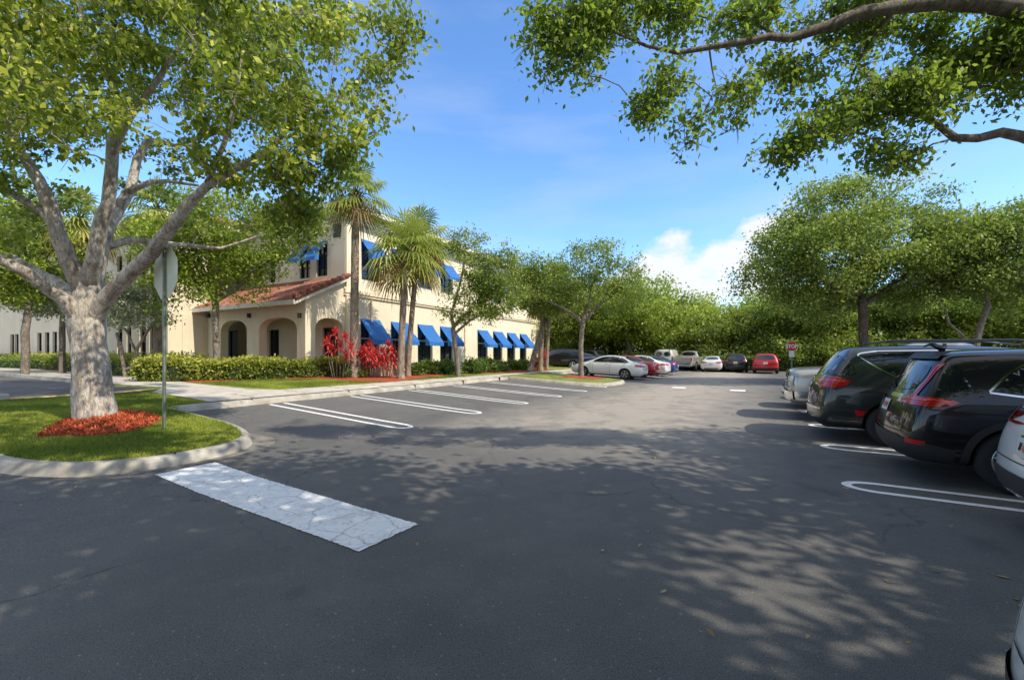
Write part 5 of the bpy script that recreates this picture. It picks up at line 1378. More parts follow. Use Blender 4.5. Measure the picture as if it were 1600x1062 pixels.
        if th:
            r = bmesh.ops.extrude_face_region(bm, geom=list(bm.faces)); vs = [v for v in r['geom'] if isinstance(v, bmesh.types.BMVert)]
            nrm = Vector(d)
            for v in vs: v.co += nrm*th
            bmesh.ops.recalc_face_normals(bm, faces=bm.faces)
        bm.to_mesh(me); bm.free(); me.materials.clear(); me.materials.append(mat)
        return me
    def patch(s, name, view, poly, mat, off=.004, parent=None, **k):
        me = s.patch_mesh(view, poly, M[mat], off, **k); me.name = name; s.parts.append((name, me, parent)); return len(s.parts)-1
    def both(s, name, poly, mat, off=.004, **k):
        for v in 'LR': s.patch(name, v, poly, mat, off, **k)
    def mirror(s, name, view, poly, mat, off=.004, **k):
        for g in (1, -1): s.patch(name, view, [(a*g, b) for a, b in poly], mat, off, **k)
    def strip(s, name, view, path, w, mat, off=.005, parent=None):
        P = offset(path, w/2); Q_ = offset(path, -w/2)
        return s.patch(name, view, [tuple(p) for p in P]+[tuple(p) for p in Q_][::-1], mat, off, parent=parent, step=.06)
    def line(s, name, view, path, w, mat, off=.005, closed=False, parent=None):
        """thin strip following a path on the body surface"""
        if name in ('window_trim', 'rear_window_trim') : path = chaikin(path, 3)
        path = densify(path, .05, closed); P = []
        if closed: path = path+[path[0]]
        A = offset(path, w/2); B = offset(path, -w/2); V = []; F = []
        for a, b in zip(A, B):
            ok_ = True; pr = []
            for c in (a, b):
                h, n, *_ = s.cast(view, c[0], c[1])
                if h is None: ok_ = False; break
                pr.append(tuple(h+n*off))
            if ok_: V += pr; F.append(len(V))
            else: F.append(None)
        faces = []
        for i in range(1, len(F)):
            if F[i] and F[i-1] and F[i]-F[i-1] == 2: n_ = F[i]; faces.append((n_-4, n_-3, n_-1, n_-2))
        if not faces: return
        me = mesh_np(name, V, faces, M[mat], None, True); s.parts.append((name, me, parent)); return len(s.parts)-1
    def mesh(s, name, mb, mat, parent=None, smooth=False):
        s.parts.append((name, mb.mesh(name, M[mat], smooth), parent)); return len(s.parts)-1
    def add_wheels(s):
        R, w = s.R, s.TW
        def lathe(prof, n=36):
            V = []; F = []
            for a in range(n):
                c, q = math.cos(2*math.pi*a/n), math.sin(2*math.pi*a/n)
                for y, r in prof: V.append((r*c, y, r*q))
            K = len(prof)
            for a in range(n):
                for k in range(K-1): F.append((a*K+k, ((a+1) % n)*K+k, ((a+1) % n)*K+k+1, a*K+k+1))
            return V, F
        rr = R*.66
        for xw in s.wheels:
            for sg in (-1, 1):
                yo = sg*(s.W-.012); yi = sg*(s.W-w)
                V, F = lathe([(yi, rr), (yi, R-.04), (yi+sg*.03, R-.004), (yo-sg*.07, R), (yo-sg*.025, R-.01), (yo-sg*.004, R-.05), (yo, rr+.03), (yo-sg*.012, rr)])
                V = [(x+xw, y, z+R) for x, y, z in V]; 
                me = mesh_np('tyre', V, F, M['tyre'], None, True); s.parts.append(('wheel', me, None)); wi = len(s.parts)-1
                V, F = lathe([(yo-sg*.014, rr), (yo-sg*.012, rr-.018), (yo-sg*.05, rr-.03), (yo-sg*.09, rr*.75), (yo-sg*.10, .0)])
                V = [(x+xw, y, z+R) for x, y, z in V]; s.parts.append(('rim', mesh_np('rim', V, F, M['rimdark'], None, True), wi))
                m = MB()
                for k in range(5):
                    a = 2*math.pi*k/5+.3
                    for da in (-.13, .13):
                        p0 = Vector((xw+math.cos(a)*.05, yo-sg*.03, R+math.sin(a)*.05)); p1 = Vector((xw+math.cos(a+da)*(rr-.015), yo-sg*.018, R+math.sin(a+da)*(rr-.015)))
                        m.tube([p0, (p0+p1)/2, p1], [.022, .018, .02], 6)
                V, F = lathe([(yo-sg*.02, .0), (yo-sg*.02, .05), (yo-sg*.05, .06)], 16); m.add([(x+xw, y, z+R) for x, y, z in V], F)
                V, F = lathe([(yo-sg*.03, rr-.022), (yo-sg*.008, rr-.012), (yo-sg*.008, rr+.002), (yo-sg*.02, rr+.002)]); m.add([(x+xw, y, z+R) for x, y, z in V], F)
                me = m.mesh('spokes', M['rim'], True); s.parts.append(('spokes', me, wi))
    def arch_cladding(s, mat='blackplastic', w=.075):
        for xw in s.wheels:
            for v in 'LR':
                r0, r1 = s.R+.05, s.R+.05+w; A = np.linspace(-.12, math.pi+.12, 26)
                poly = [(xw+math.cos(a)*r0, s.R+math.sin(a)*r0) for a in A]+[(xw+math.cos(a)*r1, s.R+math.sin(a)*r1) for a in A[::-1]]
                s.patch('wheel_arch_trim', v, poly, mat, .010, step=.05)
    def mirrors(s, x, z, mat=None):
        for g in (-1, 1):
            m = MB(); y = g*(s.W*.93)
            V = []; F = []
            bm = bmesh.new(); bmesh.ops.create_icosphere(bm, subdivisions=3, radius=1)
            for v in bm.verts: v.co = Vector((x+v.co.x*.075*(1 if v.co.x > 0 else .5), y+g*.13+v.co.y*.12, z+v.co.z*.075))
            me = bpy.data.meshes.new('mirror'); bm.to_mesh(me); bm.free(); me.materials.append(mat or s.paint); me.polygons.foreach_set('use_smooth', [True]*len(me.polygons))
            s.parts.append(('wing_mirror', me, None))
    def place(s, sc_, t_end, heading, label=None, dz=0, flip=False, xy=None):
        """heading 'out': nose away from the aisle (+t), tail at t_end. 'in': nose at t_end towards the aisle (-t direction of nose)."""
        if xy is None:
            if heading == 'tail': c = st2(sc_, t_end+s.L/2); ang = math.atan2(Vv[1], Vv[0])
            elif heading == 'nose': c = st2(sc_, t_end+s.L/2); ang = math.atan2(-Vv[1], -Vv[0])
            elif heading == 'left': c = st2(sc_, t_end-s.L/2); ang = math.atan2(-Vv[1], -Vv[0])
        else: c, ang = xy
        p0 = HT(*c); tilt = 0
        root = empty(s.name, (c[0], c[1], p0+dz), ang); tag(root, label or s.label, s.cat, s.group)
        fx = (c[0]+math.cos(ang)*1.3, c[1]+math.sin(ang)*1.3); bx = (c[0]-math.cos(ang)*1.3, c[1]-math.sin(ang)*1.3)
        tilt = math.atan2(HT(*fx)-HT(*bx), 2.6); root.rotation_euler = (0, -tilt, ang); root.location.z = (HT(*fx)+HT(*bx))/2+dz
        objs = []
        for n_, me, par in s.parts:
            o = bpy.data.objects.new(n_, me); COL.objects.link(o); o.parent = root if par is None else objs[par]; objs.append(o)
        return root

GR = 'vehicles parked in the right row'
def plate_parts(c, view, y, z, w=.30, h=.15):
    i = c.patch('number_plate', view, [(y-w/2, z-h/2), (y+w/2, z-h/2), (y+w/2, z+h/2), (y-w/2, z+h/2)], 'plate', .012, step=.1)
    c.patch('plate_emblem', view, [(y-.05, z-.04), (y+.05, z-.04), (y+.05, z+.035), (y-.05, z+.035)], 'orange', .016, parent=i, step=.05, round_=2)
    for a in (-.11, -.085, .085, .11): c.patch('plate_mark', view, [(y+a-.008, z-.03), (y+a+.008, z-.03), (y+a+.008, z+.035), (y+a-.008, z+.035)], 'seam', .016, parent=i, step=.05)

# --- generic SUV silhouette tables (x measured from the centre, nose positive)
def suv(label, paint, L=4.6, W=1.86, H=1.68, R=.36, hood=1.02, hatch=.42, group=GR, detail='crv'):
    h = L/2
    top = [(-h, H-.62 if hatch > .9 else H-.20), (-h+.16, H-.10), (-h+.55, H-.035), (-h+1.4, H), (0, H-.01), (.35, H-.06), (1.25, hood+.10), (1.45, hood+.04), (h-.35, hood-.10), (h, hood-.26)]
    belt = [(-h, 1.06), (-h+.8, 1.03), (.9, .99), (1.2, hood-.03), (h-.3, hood-.18), (h, hood-.34)]
    roofw = [(-h, W*.355), (-h+.5, W*.37), (0, W*.375), (.4, W*.385), (1.2, W*.41), (h, W*.36)]
    c = Car('parked_suv', label, 'car', group, paint, L, W, top, belt, roofw, [.16, .02, .0, .06, .14, hatch], [.16, .03, .0, .04, .10, .18],
            (-h+.98, h-.93), R, [-h+.10, -h+.35, -h+.8, -h+1.5, -.4, .3, .75, 1.2, 1.5, h-.55, h-.15])
    return c, top, belt

# black SUV with tall L-shaped lamps
c, top, belt = suv('glossy black sport utility car with upright red tail lamps, beside the dark minivan', 'pblack', 4.60, 1.86, 1.69, .365, hatch=.40)
h = 2.3
c.both('side_window', [(-1.52, 1.17), (-1.30, 1.44), (-.98, 1.545), (-.45, 1.575), (.05, 1.56), (.45, 1.47), (1.0, 1.13), (.4, 1.10), (-.6, 1.10)], 'carglass', .005, round_=1)
for v in 'LR':
    c.line('window_trim', v, [(-1.56, 1.16), (-1.32, 1.455), (-.98, 1.565), (-.45, 1.595), (.05, 1.58), (.47, 1.49), (1.04, 1.125)], .022, 'chrome', .010)
    c.line('window_trim', v, [(1.04, 1.115), (.4, 1.082), (-.6, 1.082), (-1.2, 1.10), (-1.56, 1.15)], .020, 'chrome', .010)
    c.strip('window_pillar', v, [(-.52, 1.09), (-.58, 1.58)], .07, 'seam', .008); c.strip('window_pillar', v, [(.22, 1.09), (.12, 1.56)], .04, 'seam', .008)
    c.line('door_gap', v, [(-1.20, 1.08), (-1.12, .9), (-.95, .62), (-.92, .42)], .008, 'seam'); c.line('door_gap', v, [(-.42, 1.08), (-.38, .4)], .008, 'seam'); c.line('door_gap', v, [(.72, 1.09), (.78, .8), (.75, .4)], .008, 'seam')
    c.strip('sill_trim', v, [(-.85, .36), (.9, .36)], .13, 'blackplastic', .008)
    c.patch('tail_lamp', v, [(-2.30, .97), (-2.30, 1.06), (-2.05, 1.075), (-1.88, 1.05), (-1.82, 1.02), (-1.90, .98), (-2.05, .96)], 'redlens', .010, step=.03)
    c.line('lamp_strip', v, [(-2.28, 1.035), (-2.05, 1.045), (-1.90, 1.025)], .016, 'lampglow', .016)
    c.line('body_crease', v, [(-2.1, .93), (-1.5, .90), (-.5, .88), (1.2, .90)], .012, 'seam', .003)
    c.patch('quarter_glass', v, [(-2.0, 1.16), (-1.82, 1.15), (-1.70, 1.2), (-1.80, 1.46), (-1.90, 1.45)], 'carglass', .006, step=.04)
    c.patch('rear_reflector', v, [(-2.28, .50), (-2.16, .50), (-2.12, .545), (-2.28, .56)], 'redlens', .014, step=.04)
c.arch_cladding()
c.mirror('tail_lamp', 'B', [(.46, .99), (.46, 1.05), (.63, 1.09), (.675, 1.28), (.64, 1.47), (.69, 1.48), (.725, 1.28), (.72, 1.08), (.86, 1.05), (.88, .97), (.70, .96)], 'redlens', .012, step=.03)
for g in (1, -1):
    c.line('lamp_strip', 'B', [(g*.50, 1.02), (g*.66, 1.04), (g*.86, 1.03)], .014, 'lampglow', .018)
    c.line('lamp_strip', 'B', [(g*.675, 1.09), (g*.70, 1.27), (g*.665, 1.45)], .012, 'lampglow', .018)
c.patch('rear_window', 'B', [(-.56, 1.12), (-.63, 1.30), (-.56, 1.49), (.56, 1.49), (.63, 1.30), (.56, 1.12)], 'carglass', .006, round_=1)
c.patch('spoiler', 'B', [(-.60, 1.525), (.60, 1.525), (.56, 1.60), (-.56, 1.60)], 'blackplastic', .03, th=-.0)
c.strip('chrome_bar', 'B', [(-.46, 1.045), (.46, 1.045)], .055, 'chrome', .014)
plate_parts(c, 'B', 0, .90)
c.patch('bumper_cladding', 'B', [(-.90, .30), (.90, .30), (.90, .50), (.62, .57), (-.62, .57), (-.90, .50)], 'blackplastic', .012)
c.patch('bumper_cladding', 'L', [(-2.3, .3), (-1.86, .3), (-1.86, .46), (-2.3, .56)], 'blackplastic', .011); c.patch('bumper_cladding', 'R', [(-2.3, .3), (-1.86, .3), (-1.86, .46), (-2.3, .56)], 'blackplastic', .011)
c.line('hatch_gap', 'B', [(-.70, .62), (.70, .62), (.76, .95)], .009, 'seam'); c.line('hatch_gap', 'B', [(-.70, .62), (-.76, .95)], .009, 'seam')
c.patch('wiper', 'B', [(-.02, 1.13), (.32, 1.20), (.32, 1.215), (-.02, 1.16)], 'seam', .02)
c.mirrors(1.0, 1.10)
m = MB(); m.tube([(-1.72, 0, 1.66), (-1.86, 0, 1.74), (-1.93, 0, 1.70)], [.05, .025, .01], 6); c.mesh('antenna_fin', m, 'pblack', smooth=True)
SUVB = c; c.place(7.95, 1.46, 'tail')

# dark minivan
h = 2.58
top = [(-h, 1.52), (-h+.2, 1.68), (-h+.6, 1.745), (-1, 1.77), (.2, 1.74), (.7, 1.66), (1.7, 1.13), (1.9, 1.06), (h-.3, .92), (h, .76)]
belt = [(-h, 1.08), (-1.5, 1.06), (0, 1.04), (1.4, 1.0), (1.9, .95), (h-.3, .82), (h, .66)]
roofw = [(-h, .70), (-h+.6, .73), (0, .75), (.9, .76), (1.7, .84), (h, .72)]
c = Car('parked_minivan', 'dark grey-green minivan with chrome-edged side glass, just beyond the black car', 'minivan', GR, 'pvan', 2*h, 2.02, top, belt, roofw, [.14, .0, .0, .05, .10, .50], [.16, .03, .0, .05, .12, .2],
        (-h+1.04, h-.98), .365, [-h+.1, -h+.35, -h+.8, -h+1.6, -.4, .5, 1.1, 1.6, 1.95, h-.55, h-.15], tail_in=.16)
for v in 'LR':
    c.patch('side_window', v, [(-1.92, 1.54), (-1.55, 1.27), (-1.30, 1.155), (.5, 1.13), (1.45, 1.12), (.95, 1.45), (.45, 1.60), (-.6, 1.635), (-1.6, 1.62)], 'carglass', .006, round_=1)
    c.line('window_trim', v, [(-1.72, 1.645), (-2.02, 1.60), (-1.93, 1.51), (-1.57, 1.235), (-1.28, 1.13), (.5, 1.105), (1.5, 1.095)], .024, 'chrome', .011)
    c.line('window_trim', v, [(-1.72, 1.648), (-.6, 1.662), (.45, 1.625), (.95, 1.475), (1.5, 1.10)], .018, 'chrome', .011)
    c.strip('window_pillar', v, [(-.55, 1.12), (-.60, 1.65)], .06, 'seam', .009); c.strip('window_pillar', v, [(.42, 1.12), (.36, 1.63)], .08, 'seam', .009)
    c.patch('tail_lamp', v, [(-2.62, 1.03), (-2.58, 1.17), (-2.26, 1.165), (-2.10, 1.11), (-2.20, 1.03), (-2.38, .98)], 'redlens', .012, step=.03)
    c.line('lamp_strip', v, [(-2.56, 1.10), (-2.35, 1.12), (-2.18, 1.10)], .02, 'lampglow', .018)
    c.patch('quarter_glass', v, [(-2.45, 1.22), (-2.12, 1.20), (-2.02, 1.26), (-2.12, 1.50), (-2.25, 1.60), (-2.38, 1.5)], 'carglass', .006, step=.04)
    c.line('door_gap', v, [(-1.52, 1.14), (-1.46, .95), (-1.20, .72), (-1.10, .4)], .009, 'seam'); c.line('door_gap', v, [(-.42, 1.12), (-.40, .38)], .009, 'seam'); c.line('door_gap', v, [(.82, 1.12), (.9, .8), (.85, .4)], .009, 'seam')
    c.line('slide_rail', v, [(-2.0, .93), (-.5, .95)], .014, 'seam'); c.patch('bumper_reflector', v, [(-2.08, .62), (-1.90, .60), (-1.96, .52), (-2.04, .50)], 'redlens', .010, step=.04)
    c.strip('sill_trim', v, [(-1.1, .33), (1.15, .33)], .07, 'blackplastic', .008)
c.patch('rear_window', 'B', [(-.66, 1.20), (-.74, 1.34), (-.64, 1.60), (.64, 1.60), (.74, 1.34), (.66, 1.20)], 'carglass', .006, round_=1)
c.mirror('tail_lamp', 'B', [(.42, 1.10), (.44, 1.16), (.92, 1.19), (.93, 1.0), (.80, .96), (.52, 1.03)], 'redlens', .010, step=.03)
c.strip('chrome_bar', 'B', [(-.36, 1.13), (.36, 1.13)], .03, 'chrome', .014)
plate_parts(c, 'B', 0, .96)
c.strip('bumper_chrome', 'B', [(-.90, .60), (.90, .60)], .028, 'chrome', .014); c.patch('bumper_cladding', 'B', [(-.88, .26), (.88, .26), (.86, .40), (-.86, .40)], 'blackplastic', .012)
c.line('hatch_gap', 'B', [(-.76, 1.0), (-.72, .64), (.72, .64), (.76, 1.0)], .010, 'seam')
for g in (-.62, .62):
    m = MB(); m.tube([(-1.7, g, 1.80), (-1.5, g*1.02, 1.835), (0, g*1.03, 1.825), (.5, g*1.02, 1.77)], .018, 6); c.mesh('roof_rail', m, 'pvan', smooth=True)
c.mirrors(1.42, 1.14)
c.place(10.62, .80, 'tail')

# white SUV on the right edge
c, top, belt = suv('white sport utility car at the right edge with a round badge and number plate', 'pwhite', 4.55, 1.86, 1.66, .36, hatch=.46)
for v in 'LR':
    c.patch('side_window', v, [(-1.60, 1.16), (-1.42, 1.42), (-1.1, 1.52), (-.45, 1.56), (.05, 1.55), (.45, 1.46), (1.0, 1.12), (.4, 1.09), (-.6, 1.09)], 'carglass', .005, round_=1)
    c.strip('window_pillar', v, [(-.52, 1.09), (-.58, 1.56)], .07, 'seam', .008); c.strip('sill_trim', v, [(-.85, .36), (.9, .36)], .13, 'blackplastic', .008)
    c.line('door_gap', v, [(-.42, 1.08), (-.38, .4)], .008, 'seam'); c.line('door_gap', v, [(.72, 1.09), (.78, .8), (.75, .4)], .008, 'seam')
    c.patch('tail_lamp', v, [(-2.28, .96), (-2.28, 1.10), (-1.95, 1.10), (-1.85, 1.03), (-2.0, .96)], 'redlens', .009, step=.05)
c.arch_cladding()
c.patch('rear_window', 'B', [(-.64, 1.13), (-.66, 1.25), (-.56, 1.50), (.56, 1.50), (.66, 1.25), (.64, 1.13)], 'carglass', .006, round_=1)
c.line('rear_window_trim', 'B', [(.67, 1.10), (.70, 1.25), (.59, 1.53)], .03, 'blackplastic', .010); c.line('rear_window_trim', 'B', [(-.67, 1.10), (-.70, 1.25), (-.59, 1.53)], .03, 'blackplastic', .010)
c.mirror('tail_lamp', 'B', [(.66, .97), (.64, 1.09), (.92, 1.10), (.93, .97)], 'redlens', .010, step=.05)
c.strip('chrome_bar', 'B', [(-.60, 1.085), (.60, 1.085)], .03, 'blackplastic', .012)
plate_parts(c, 'B', 0, .80, .31, .155)
c.patch('plate_frame', 'B', [(-.175, .705), (.175, .705), (.175, .895), (-.175, .895)], 'chrome', .008, step=.1)
# round badge: ring with upright strokes
bz, br = .985, .075
me = c.patch('badge', 'B', [(br*math.cos(a), bz+br*math.sin(a)) for a in np.linspace(0, 2*math.pi, 24, endpoint=False)], 'seam', .014, step=.04)
c.line('badge_ring', 'B', [((br-.006)*math.cos(a), bz+(br-.006)*math.sin(a)) for a in np.linspace(0, 2*math.pi, 28, endpoint=False)], .014, 'chrome', .018, closed=True, parent=me)
for pts in ([(-.045, bz+.05), (-.018, bz-.055)], [(-.018, bz-.055), (0, bz-.005)], [(0, bz-.005), (.018, bz-.055)], [(.018, bz-.055), (.045, bz+.05)], [(-.022, bz+.062), (0, bz+.012)], [(0, bz+.012), (.022, bz+.062)]):
    c.line('badge_stroke', 'B', pts, .012, 'chrome', .018, parent=me)
c.patch('bumper_cladding', 'B', [(-.9, .40), (.9, .40), (.9, .56), (-.9, .56)], 'blackplastic', .012); c.strip('bumper_trim', 'B', [(-.86, .385), (.86, .385)], .022, 'chrome', .016)
for v in 'LR': c.patch('bumper_cladding', v, [(-2.28, .40), (-1.84, .40), (-1.84, .54), (-2.28, .56)], 'blackplastic', .011)
c.line('hatch_gap', 'B', [(-.74, .95), (-.70, .66), (.70, .66), (.74, .95)], .009, 'seam')
c.mirrors(1.0, 1.10)
SUVW = c; c.place(5.32, 1.92, 'tail')
# the nearest car: a second white one, only its corner in view
c.place(1.36, .70, 'tail', 'nearest white car, only the corner of its bumper in the bottom right corner')

# far end / row vehicles use simpler trims
def trim_suv(c, rear=True, lampz=1.0):
    for v in 'LR':
        c.patch('side_window', v, [(-1.60, 1.16), (-1.42, 1.42), (-1.1, 1.52), (-.45, 1.56), (.05, 1.55), (.45, 1.46), (1.0, 1.12), (.4, 1.09), (-.6, 1.09)], 'carglass', .006, round_=1)
        c.strip('window_pillar', v, [(-.52, 1.09), (-.58, 1.56)], .07, 'seam', .009)
        c.line('door_gap', v, [(-.42, 1.08), (-.38, .4)], .01, 'seam'); c.line('door_gap', v, [(.72, 1.09), (.78, .8), (.75, .4)], .01, 'seam')
    c.arch_cladding()
    c.patch('rear_window', 'B', [(-.62, 1.13), (-.66, 1.25), (-.56, 1.50), (.56, 1.50), (.66, 1.25), (.62, 1.13)], 'carglass', .007, round_=1)
    c.mirror('tail_lamp', 'B', [(.58, .98), (.56, 1.08), (.93, 1.12), (.93, .96)], 'redlens', .010, step=.05)
    plate_parts(c, 'B', 0, .86); c.patch('bumper_cladding', 'B', [(-.9, .30), (.9, .30), (.9, .48), (-.9, .48)], 'blackplastic', .012)
    c.patch('windscreen', 'F', [(-.60, 1.16), (-.52, 1.52), (.52, 1.52), (.60, 1.16)], 'carglass', .008, round_=1)
    c.mirror('headlamp', 'F', [(.42, .80), (.45, .90), (.84, .93), (.86, .80)], 'clearlens', .010, step=.05)
    c.patch('grille', 'F', [(-.40, .62), (.40, .62), (.44, .88), (-.44, .88)], 'blackplastic', .010)
    c.patch('bumper_cladding', 'F', [(-.8, .28), (.8, .28), (.8, .46), (-.8, .46)], 'blackplastic', .010)
    c.mirrors(1.0, 1.10)
    for g in (-.55, .55):
        m = MB(); m.tube([(-1.5, g, 1.64), (-1.4, g, 1.70), (0, g, 1.70), (.2, g, 1.64)], .016, 6); c.mesh('roof_rail', m, 'blackplastic', smooth=True)
c, _, _ = suv('white sport utility car nosing out behind the pickup, beyond the dark minivan', 'pwhite', 4.6, 1.86, 1.68, .36); trim_suv(c); c.place(15.8, .45, 'nose'); SW = c
def repaint(c, paint, label=None):
    import copy as _c
    n = _c.copy(c); n.paint = M[paint]; b = c.body.copy(); b.materials[0] = M[paint]; n.body = b
    n.parts = [(a, (b if i == 0 else me), p) for i, (a, me, p) in enumerate(c.parts)]
    out = []
    for a, me, p in n.parts:
        if a == 'wing_mirror': me = me.copy(); me.materials[0] = M[paint]
        out.append((a, me, p))
    n.parts = out; n.label = label or c.label; return n
def fin(px, Y, head): 
    return (((px-CX)/FPX*Y, Y), head)
HU = math.atan2(U[1], U[0]); HL = math.atan2(-Vv[1], -Vv[0])
c2_ = repaint(SW, 'pblack', 'black car in the right row beyond the white one, under the distant stop sign'); c2_.place(18.6, 1.1, 'nose')
c3_ = repaint(SW, 'pred', 'red sport utility car in the end row, rear towards the camera'); c3_.group = 'vehicles parked in the end row'; c3_.place(0, 0, '', xy=(((1196-CX)/FPX*34.6+U[0]*2.3, 34.6+U[1]*2.3), HU))
c4_ = repaint(SW, 'pblack', 'small black sport utility car in the end row, left of the red one'); c4_.group = 'vehicles parked in the end row'; c4_.place(0, 0, '', xy=(((1149-CX)/FPX*37.2+U[0]*2.3, 37.2+U[1]*2.3), HU))
c5_ = repaint(SW, 'pblack', 'black sport utility car on the back road beside the bare palm trunks'); c5_.group = 'vehicles on the back road'; c5_.place(0, 0, '', xy=(fin(871, 37, HL+.35)))
c6_ = repaint(SW, 'pgrey', 'dark grey sport utility car behind the slim island oak'); c6_.group = 'vehicles on the back road'; c6_.place(0, 0, '', xy=(fin(932, 42, HL+2.6)))

# sedans
def sedan(label, paint, group, L=4.6, W=1.80, H=1.44):
    h = L/2
    top = [(-h, .92), (-h+.12, 1.02), (-h+.55, 1.09), (-h+1.25, 1.36), (-h+1.75, 1.43), (-.2, H), (.25, 1.41), (1.15, 1.02), (1.3, .97), (h-.4, .83), (h, .66)]
    belt = [(-h, .85), (-h+.6, .98), (-.6, .96), (.8, .91), (1.3, .86), (h-.4, .73), (h, .58)]
    roofw = [(-h, .70), (-h+.5, .72), (-h+1.2, .60), (-.2, .59), (.3, .61), (1.1, .72), (h, .64)]
    c = Car('parked_sedan', label, 'car', group, paint, L, W, top, belt, roofw, [.20, .03, .0, .02, .04, .07], [.20, .03, .0, .05, .12, .16],
            (-h+1.02, h-.92), .325, [-h+.1, -h+.35, -h+.6, -h+.95, -h+1.3, -h+1.75, -.2, .3, .75, 1.15, 1.35, h-.5, h-.15], zlow=.20)
    for v in 'LR':
        c.patch('side_window', v, [(-1.52, 1.04), (-1.28, 1.20), (-.92, 1.325), (-.45, 1.365), (.0, 1.345), (.35, 1.25), (.86, .985), (.3, .985), (-.9, 1.01)], 'carglass', .006, round_=1)
        c.strip('window_pillar', v, [(-.38, .98), (-.44, 1.37)], .055, 'seam', .010); c.line('window_trim', v, [(-1.55, 1.03), (-.9, .99), (.3, .968), (.9, .968)], .018, 'chrome', .010)
        c.line('door_gap', v, [(-1.28, 1.02), (-1.18, .82), (-1.0, .62), (-.95, .34)], .01, 'seam'); c.line('door_gap', v, [(-.36, .98), (-.34, .32)], .01, 'seam'); c.line('door_gap', v, [(.72, .97), (.76, .7), (.70, .34)], .01, 'seam')
        for x in (-1.0, -.12):
            c.strip('door_handle', v, [(x-.08, .86), (x+.08, .87)], .025, 'chrome', .022)
        c.patch('tail_lamp', v, [(-2.28, .80), (-2.28, .93), (-1.98, .92), (-1.82, .88), (-2.0, .82)], 'redlens', .009, step=.05)
        c.patch('headlamp', v, [(2.25, .62), (2.2, .72), (1.9, .76), (1.75, .74), (1.95, .66)], 'clearlens', .009, step=.05)
    c.mirror('tail_lamp', 'B', [(.34, .82), (.36, .88), (.88, .94), (.88, .80), (.6, .79)], 'redlens', .010, step=.05)
    c.patch('rear_window', 'T', [(-1.68, -.55), (-1.10, -.47), (-1.10, .47), (-1.68, .55)], 'carglass', .006, round_=1)
    c.patch('windscreen', 'T', [(1.08, -.60), (.42, -.50), (.42, .50), (1.08, .60)], 'carglass', .006, round_=1)
    plate_parts(c, 'B', 0, .72); c.patch('bumper_cladding', 'B', [(-.6, .26), (.6, .26), (.55, .36), (-.55, .36)], 'blackplastic', .012)
    c.patch('grille', 'F', [(-.38, .42), (.38, .42), (.42, .64), (-.42, .64)], 'blackplastic', .010); c.mirror('headlamp', 'F', [(.45, .62), (.5, .71), (.78, .74), (.8, .62)], 'clearlens', .010, step=.05)
    c.line('boot_gap', 'B', [(-.66, .92), (-.62, .64), (.62, .64), (.66, .92)], .01, 'seam')
    c.mirrors(.85, .99)
    return c
GL = 'vehicles parked in the far left row'
c = sedan('white sedan parked side-on beside the slim island oak, first of its row', 'pwhite', GL); c.place(26.6, -6.45, 'left')
a = repaint(c, 'pred', 'red car directly behind the side-on white sedan'); a.place(29.3, -6.3, 'left')
a = repaint(c, 'pwhite', 'white car between the red and the blue car of the left row'); a.place(32.0, -6.1, 'left')
a = repaint(c, 'pblue', 'bright blue car, third beyond the side-on white sedan'); a.place(34.6, -6.0, 'left')
a = repaint(c, 'pwhite', 'white sedan in the end row between the silver pickup and the small black car'); a.group = 'vehicles parked in the end row'; a.place(0, 0, '', xy=(((1111-CX)/FPX*38.0+U[0]*2.3, 38.0+U[1]*2.3), HU))
a = repaint(c, 'pnavy', 'blue sedan on the back road left of the slim island oak'); a.group = 'vehicles on the back road'; a.place(0, 0, '', xy=fin(903, 37, HL+.25))

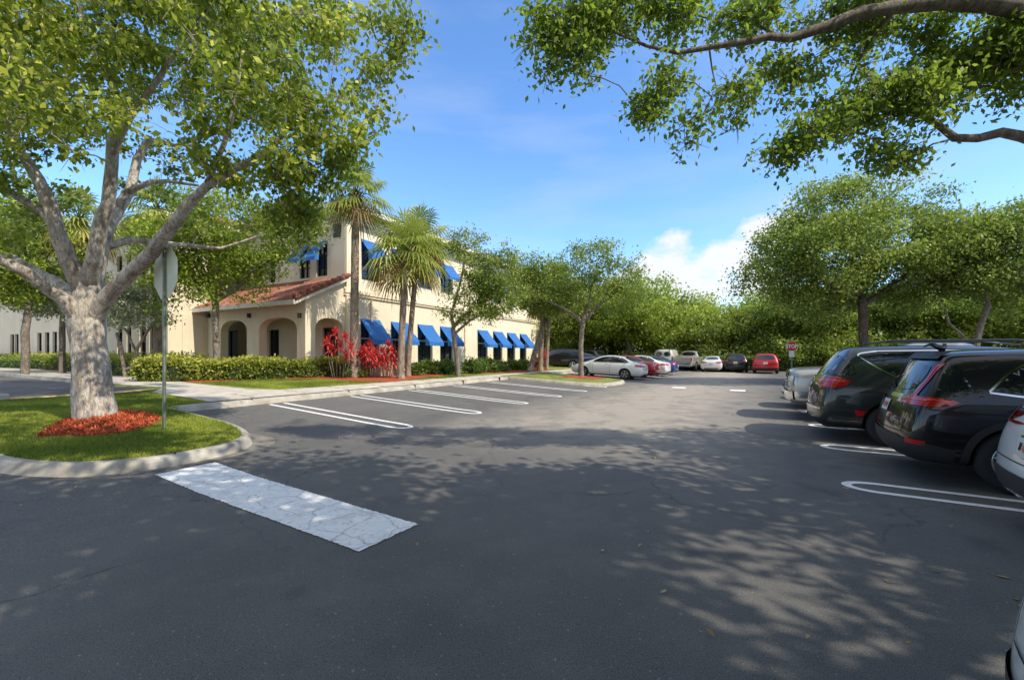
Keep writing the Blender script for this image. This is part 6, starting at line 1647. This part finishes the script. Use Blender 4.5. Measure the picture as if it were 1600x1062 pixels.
# pickups
def pickup(label, paint, group, L=5.8, W=2.02, H=1.92):
    h = L/2
    top = [(-h, 1.30), (-h+.1, 1.34), (-.75, 1.34), (-.62, 1.36), (-.50, 1.80), (-.3, H-.02), (.4, H), (.75, H-.06), (1.45, 1.30), (1.6, 1.32), (h-.25, 1.28), (h, 1.22)]
    belt = [(-h, 1.22), (-.6, 1.24), (.6, 1.22), (1.4, 1.20), (h-.3, 1.16), (h, 1.10)]
    roofw = [(-h, .93), (-.7, .93), (-.5, .72), (.6, .72), (1.4, .84), (h, .86)]
    c = Car('parked_pickup', label, 'pickup', group, paint, L, W, top, belt, roofw, [.12, .0, .0, .02, .03, .04], [.06, .0, .0, .0, .01, .03],
            (-h+1.25, h-.98), .40, [-h+.1, -h+.4, -1.4, -.9, -.68, -.5, -.2, .4, .8, 1.4, 1.65, h-.5, h-.15], zlow=.36, nose_in=.06, tail_in=.03)
    for v in 'LR':
        c.patch('side_window', v, [(-.48, 1.34), (-.42, 1.74), (.1, 1.80), (.5, 1.78), (1.15, 1.36), (.5, 1.31)], 'carglass', .006, round_=1); c.strip('window_pillar', v, [(.12, 1.31), (.10, 1.82)], .06, 'seam', .01)
        c.line('door_gap', v, [(-.55, 1.3), (-.52, .55)], .01, 'seam'); c.line('door_gap', v, [(.14, 1.3), (.16, .5)], .01, 'seam'); c.line('door_gap', v, [(1.05, 1.3), (1.1, .55)], .01, 'seam')
    c.patch('rear_window', 'B', [(-.62, 1.42), (-.56, 1.80), (.56, 1.80), (.62, 1.42)], 'carglass', .008, round_=1)
    c.mirror('tail_lamp', 'B', [(.80, .92), (.80, 1.24), (.93, 1.24), (.93, .92)], 'redlens', .012, step=.05)
    c.line('tailgate_gap', 'B', [(-.78, 1.28), (-.78, .74), (.78, .74), (.78, 1.28)], .012, 'seam'); c.patch('rear_bumper', 'B', [(-.92, .50), (.92, .50), (.92, .68), (-.92, .68)], 'chrome', .05); plate_parts(c, 'B', 0, .60)
    c.patch('windscreen', 'F', [(-.72, 1.34), (-.62, 1.80), (.62, 1.80), (.72, 1.34)], 'carglass', .008, round_=1)
    g = c.patch('grille', 'F', [(-.52, .80), (.52, .80), (.54, 1.14), (-.54, 1.14)], 'blackplastic', .014)
    c.line('grille_frame', 'F', [(-.54, .78), (.54, .78), (.56, 1.16), (-.56, 1.16)], .05, 'chrome', .022, closed=True, parent=g)
    for z in (.86, .93, 1.0): c.strip('grille_bar', 'F', [(-.52, z), (.52, z)], .03, 'chrome', .022, parent=g)
    c.mirror('headlamp', 'F', [(.60, .82), (.60, 1.06), (.90, 1.06), (.90, .84)], 'clearlens', .014, step=.05); c.patch('front_bumper', 'F', [(-.92, .50), (.92, .50), (.92, .70), (-.92, .70)], 'chrome', .05)
    for v in 'LR': c.patch('front_bumper', v, [(h-.02, .5), (h-.4, .5), (h-.4, .7), (h-.02, .7)], 'chrome', .02)
    c.mirrors(1.2, 1.36); c.arch_cladding(w=.05)
    return c
c = pickup('silver pickup with a chrome grille nosing out just beyond the dark minivan', 'psilver', GR); c.place(13.35, .45, 'nose')
a = repaint(c, 'psilver', 'silver pickup seen from behind at the left end of the end row'); a.group = 'vehicles parked in the end row'; a.place(0, 0, '', xy=(((1071-CX)/FPX*39.5+U[0]*2.9, 39.5+U[1]*2.9), HU-.12))
# white panel van
h = 2.6
c = Car('parked_van', 'white high-roofed van seen from behind above the bright blue car', 'van', 'vehicles parked in the end row', 'pwhite', 5.2, 1.95, [(-h, 1.85), (-h+.3, 1.98), (1.0, 2.0), (1.3, 1.9), (1.9, 1.2), (h, .95)], [(-h, 1.1), (1.5, 1.08), (2, 1.0), (h, .8)], [(-h, .82), (1.2, .80), (1.9, .85), (h, .7)],
        [.1, 0, 0, .01, .02, .04], [.1, .03, 0, .04, .1, .15], (-h+1.0, h-.95), .35, [-h+.1, -h+.5, -1, 0, .8, 1.2, 1.6, 1.95, h-.4, h-.12])
for v in 'LR': c.patch('side_window', v, [(.7, 1.2), (.7, 1.7), (1.15, 1.7), (1.65, 1.2)], 'carglass', .006, round_=1); c.line('door_gap', v, [(.6, 1.75), (.6, .45)], .012, 'seam')
c.mirror('rear_window', 'B', [(.1, 1.25), (.1, 1.7), (.68, 1.7), (.72, 1.25)], 'carglass', .008, round_=1); c.mirror('tail_lamp', 'B', [(.82, .9), (.82, 1.3), (.92, 1.3), (.92, .9)], 'redlens', .01); c.mirrors(1.7, 1.2)
c.place(0, 0, '', xy=(((1036-CX)/FPX*43+U[0]*2.6, 43+U[1]*2.6), HU))
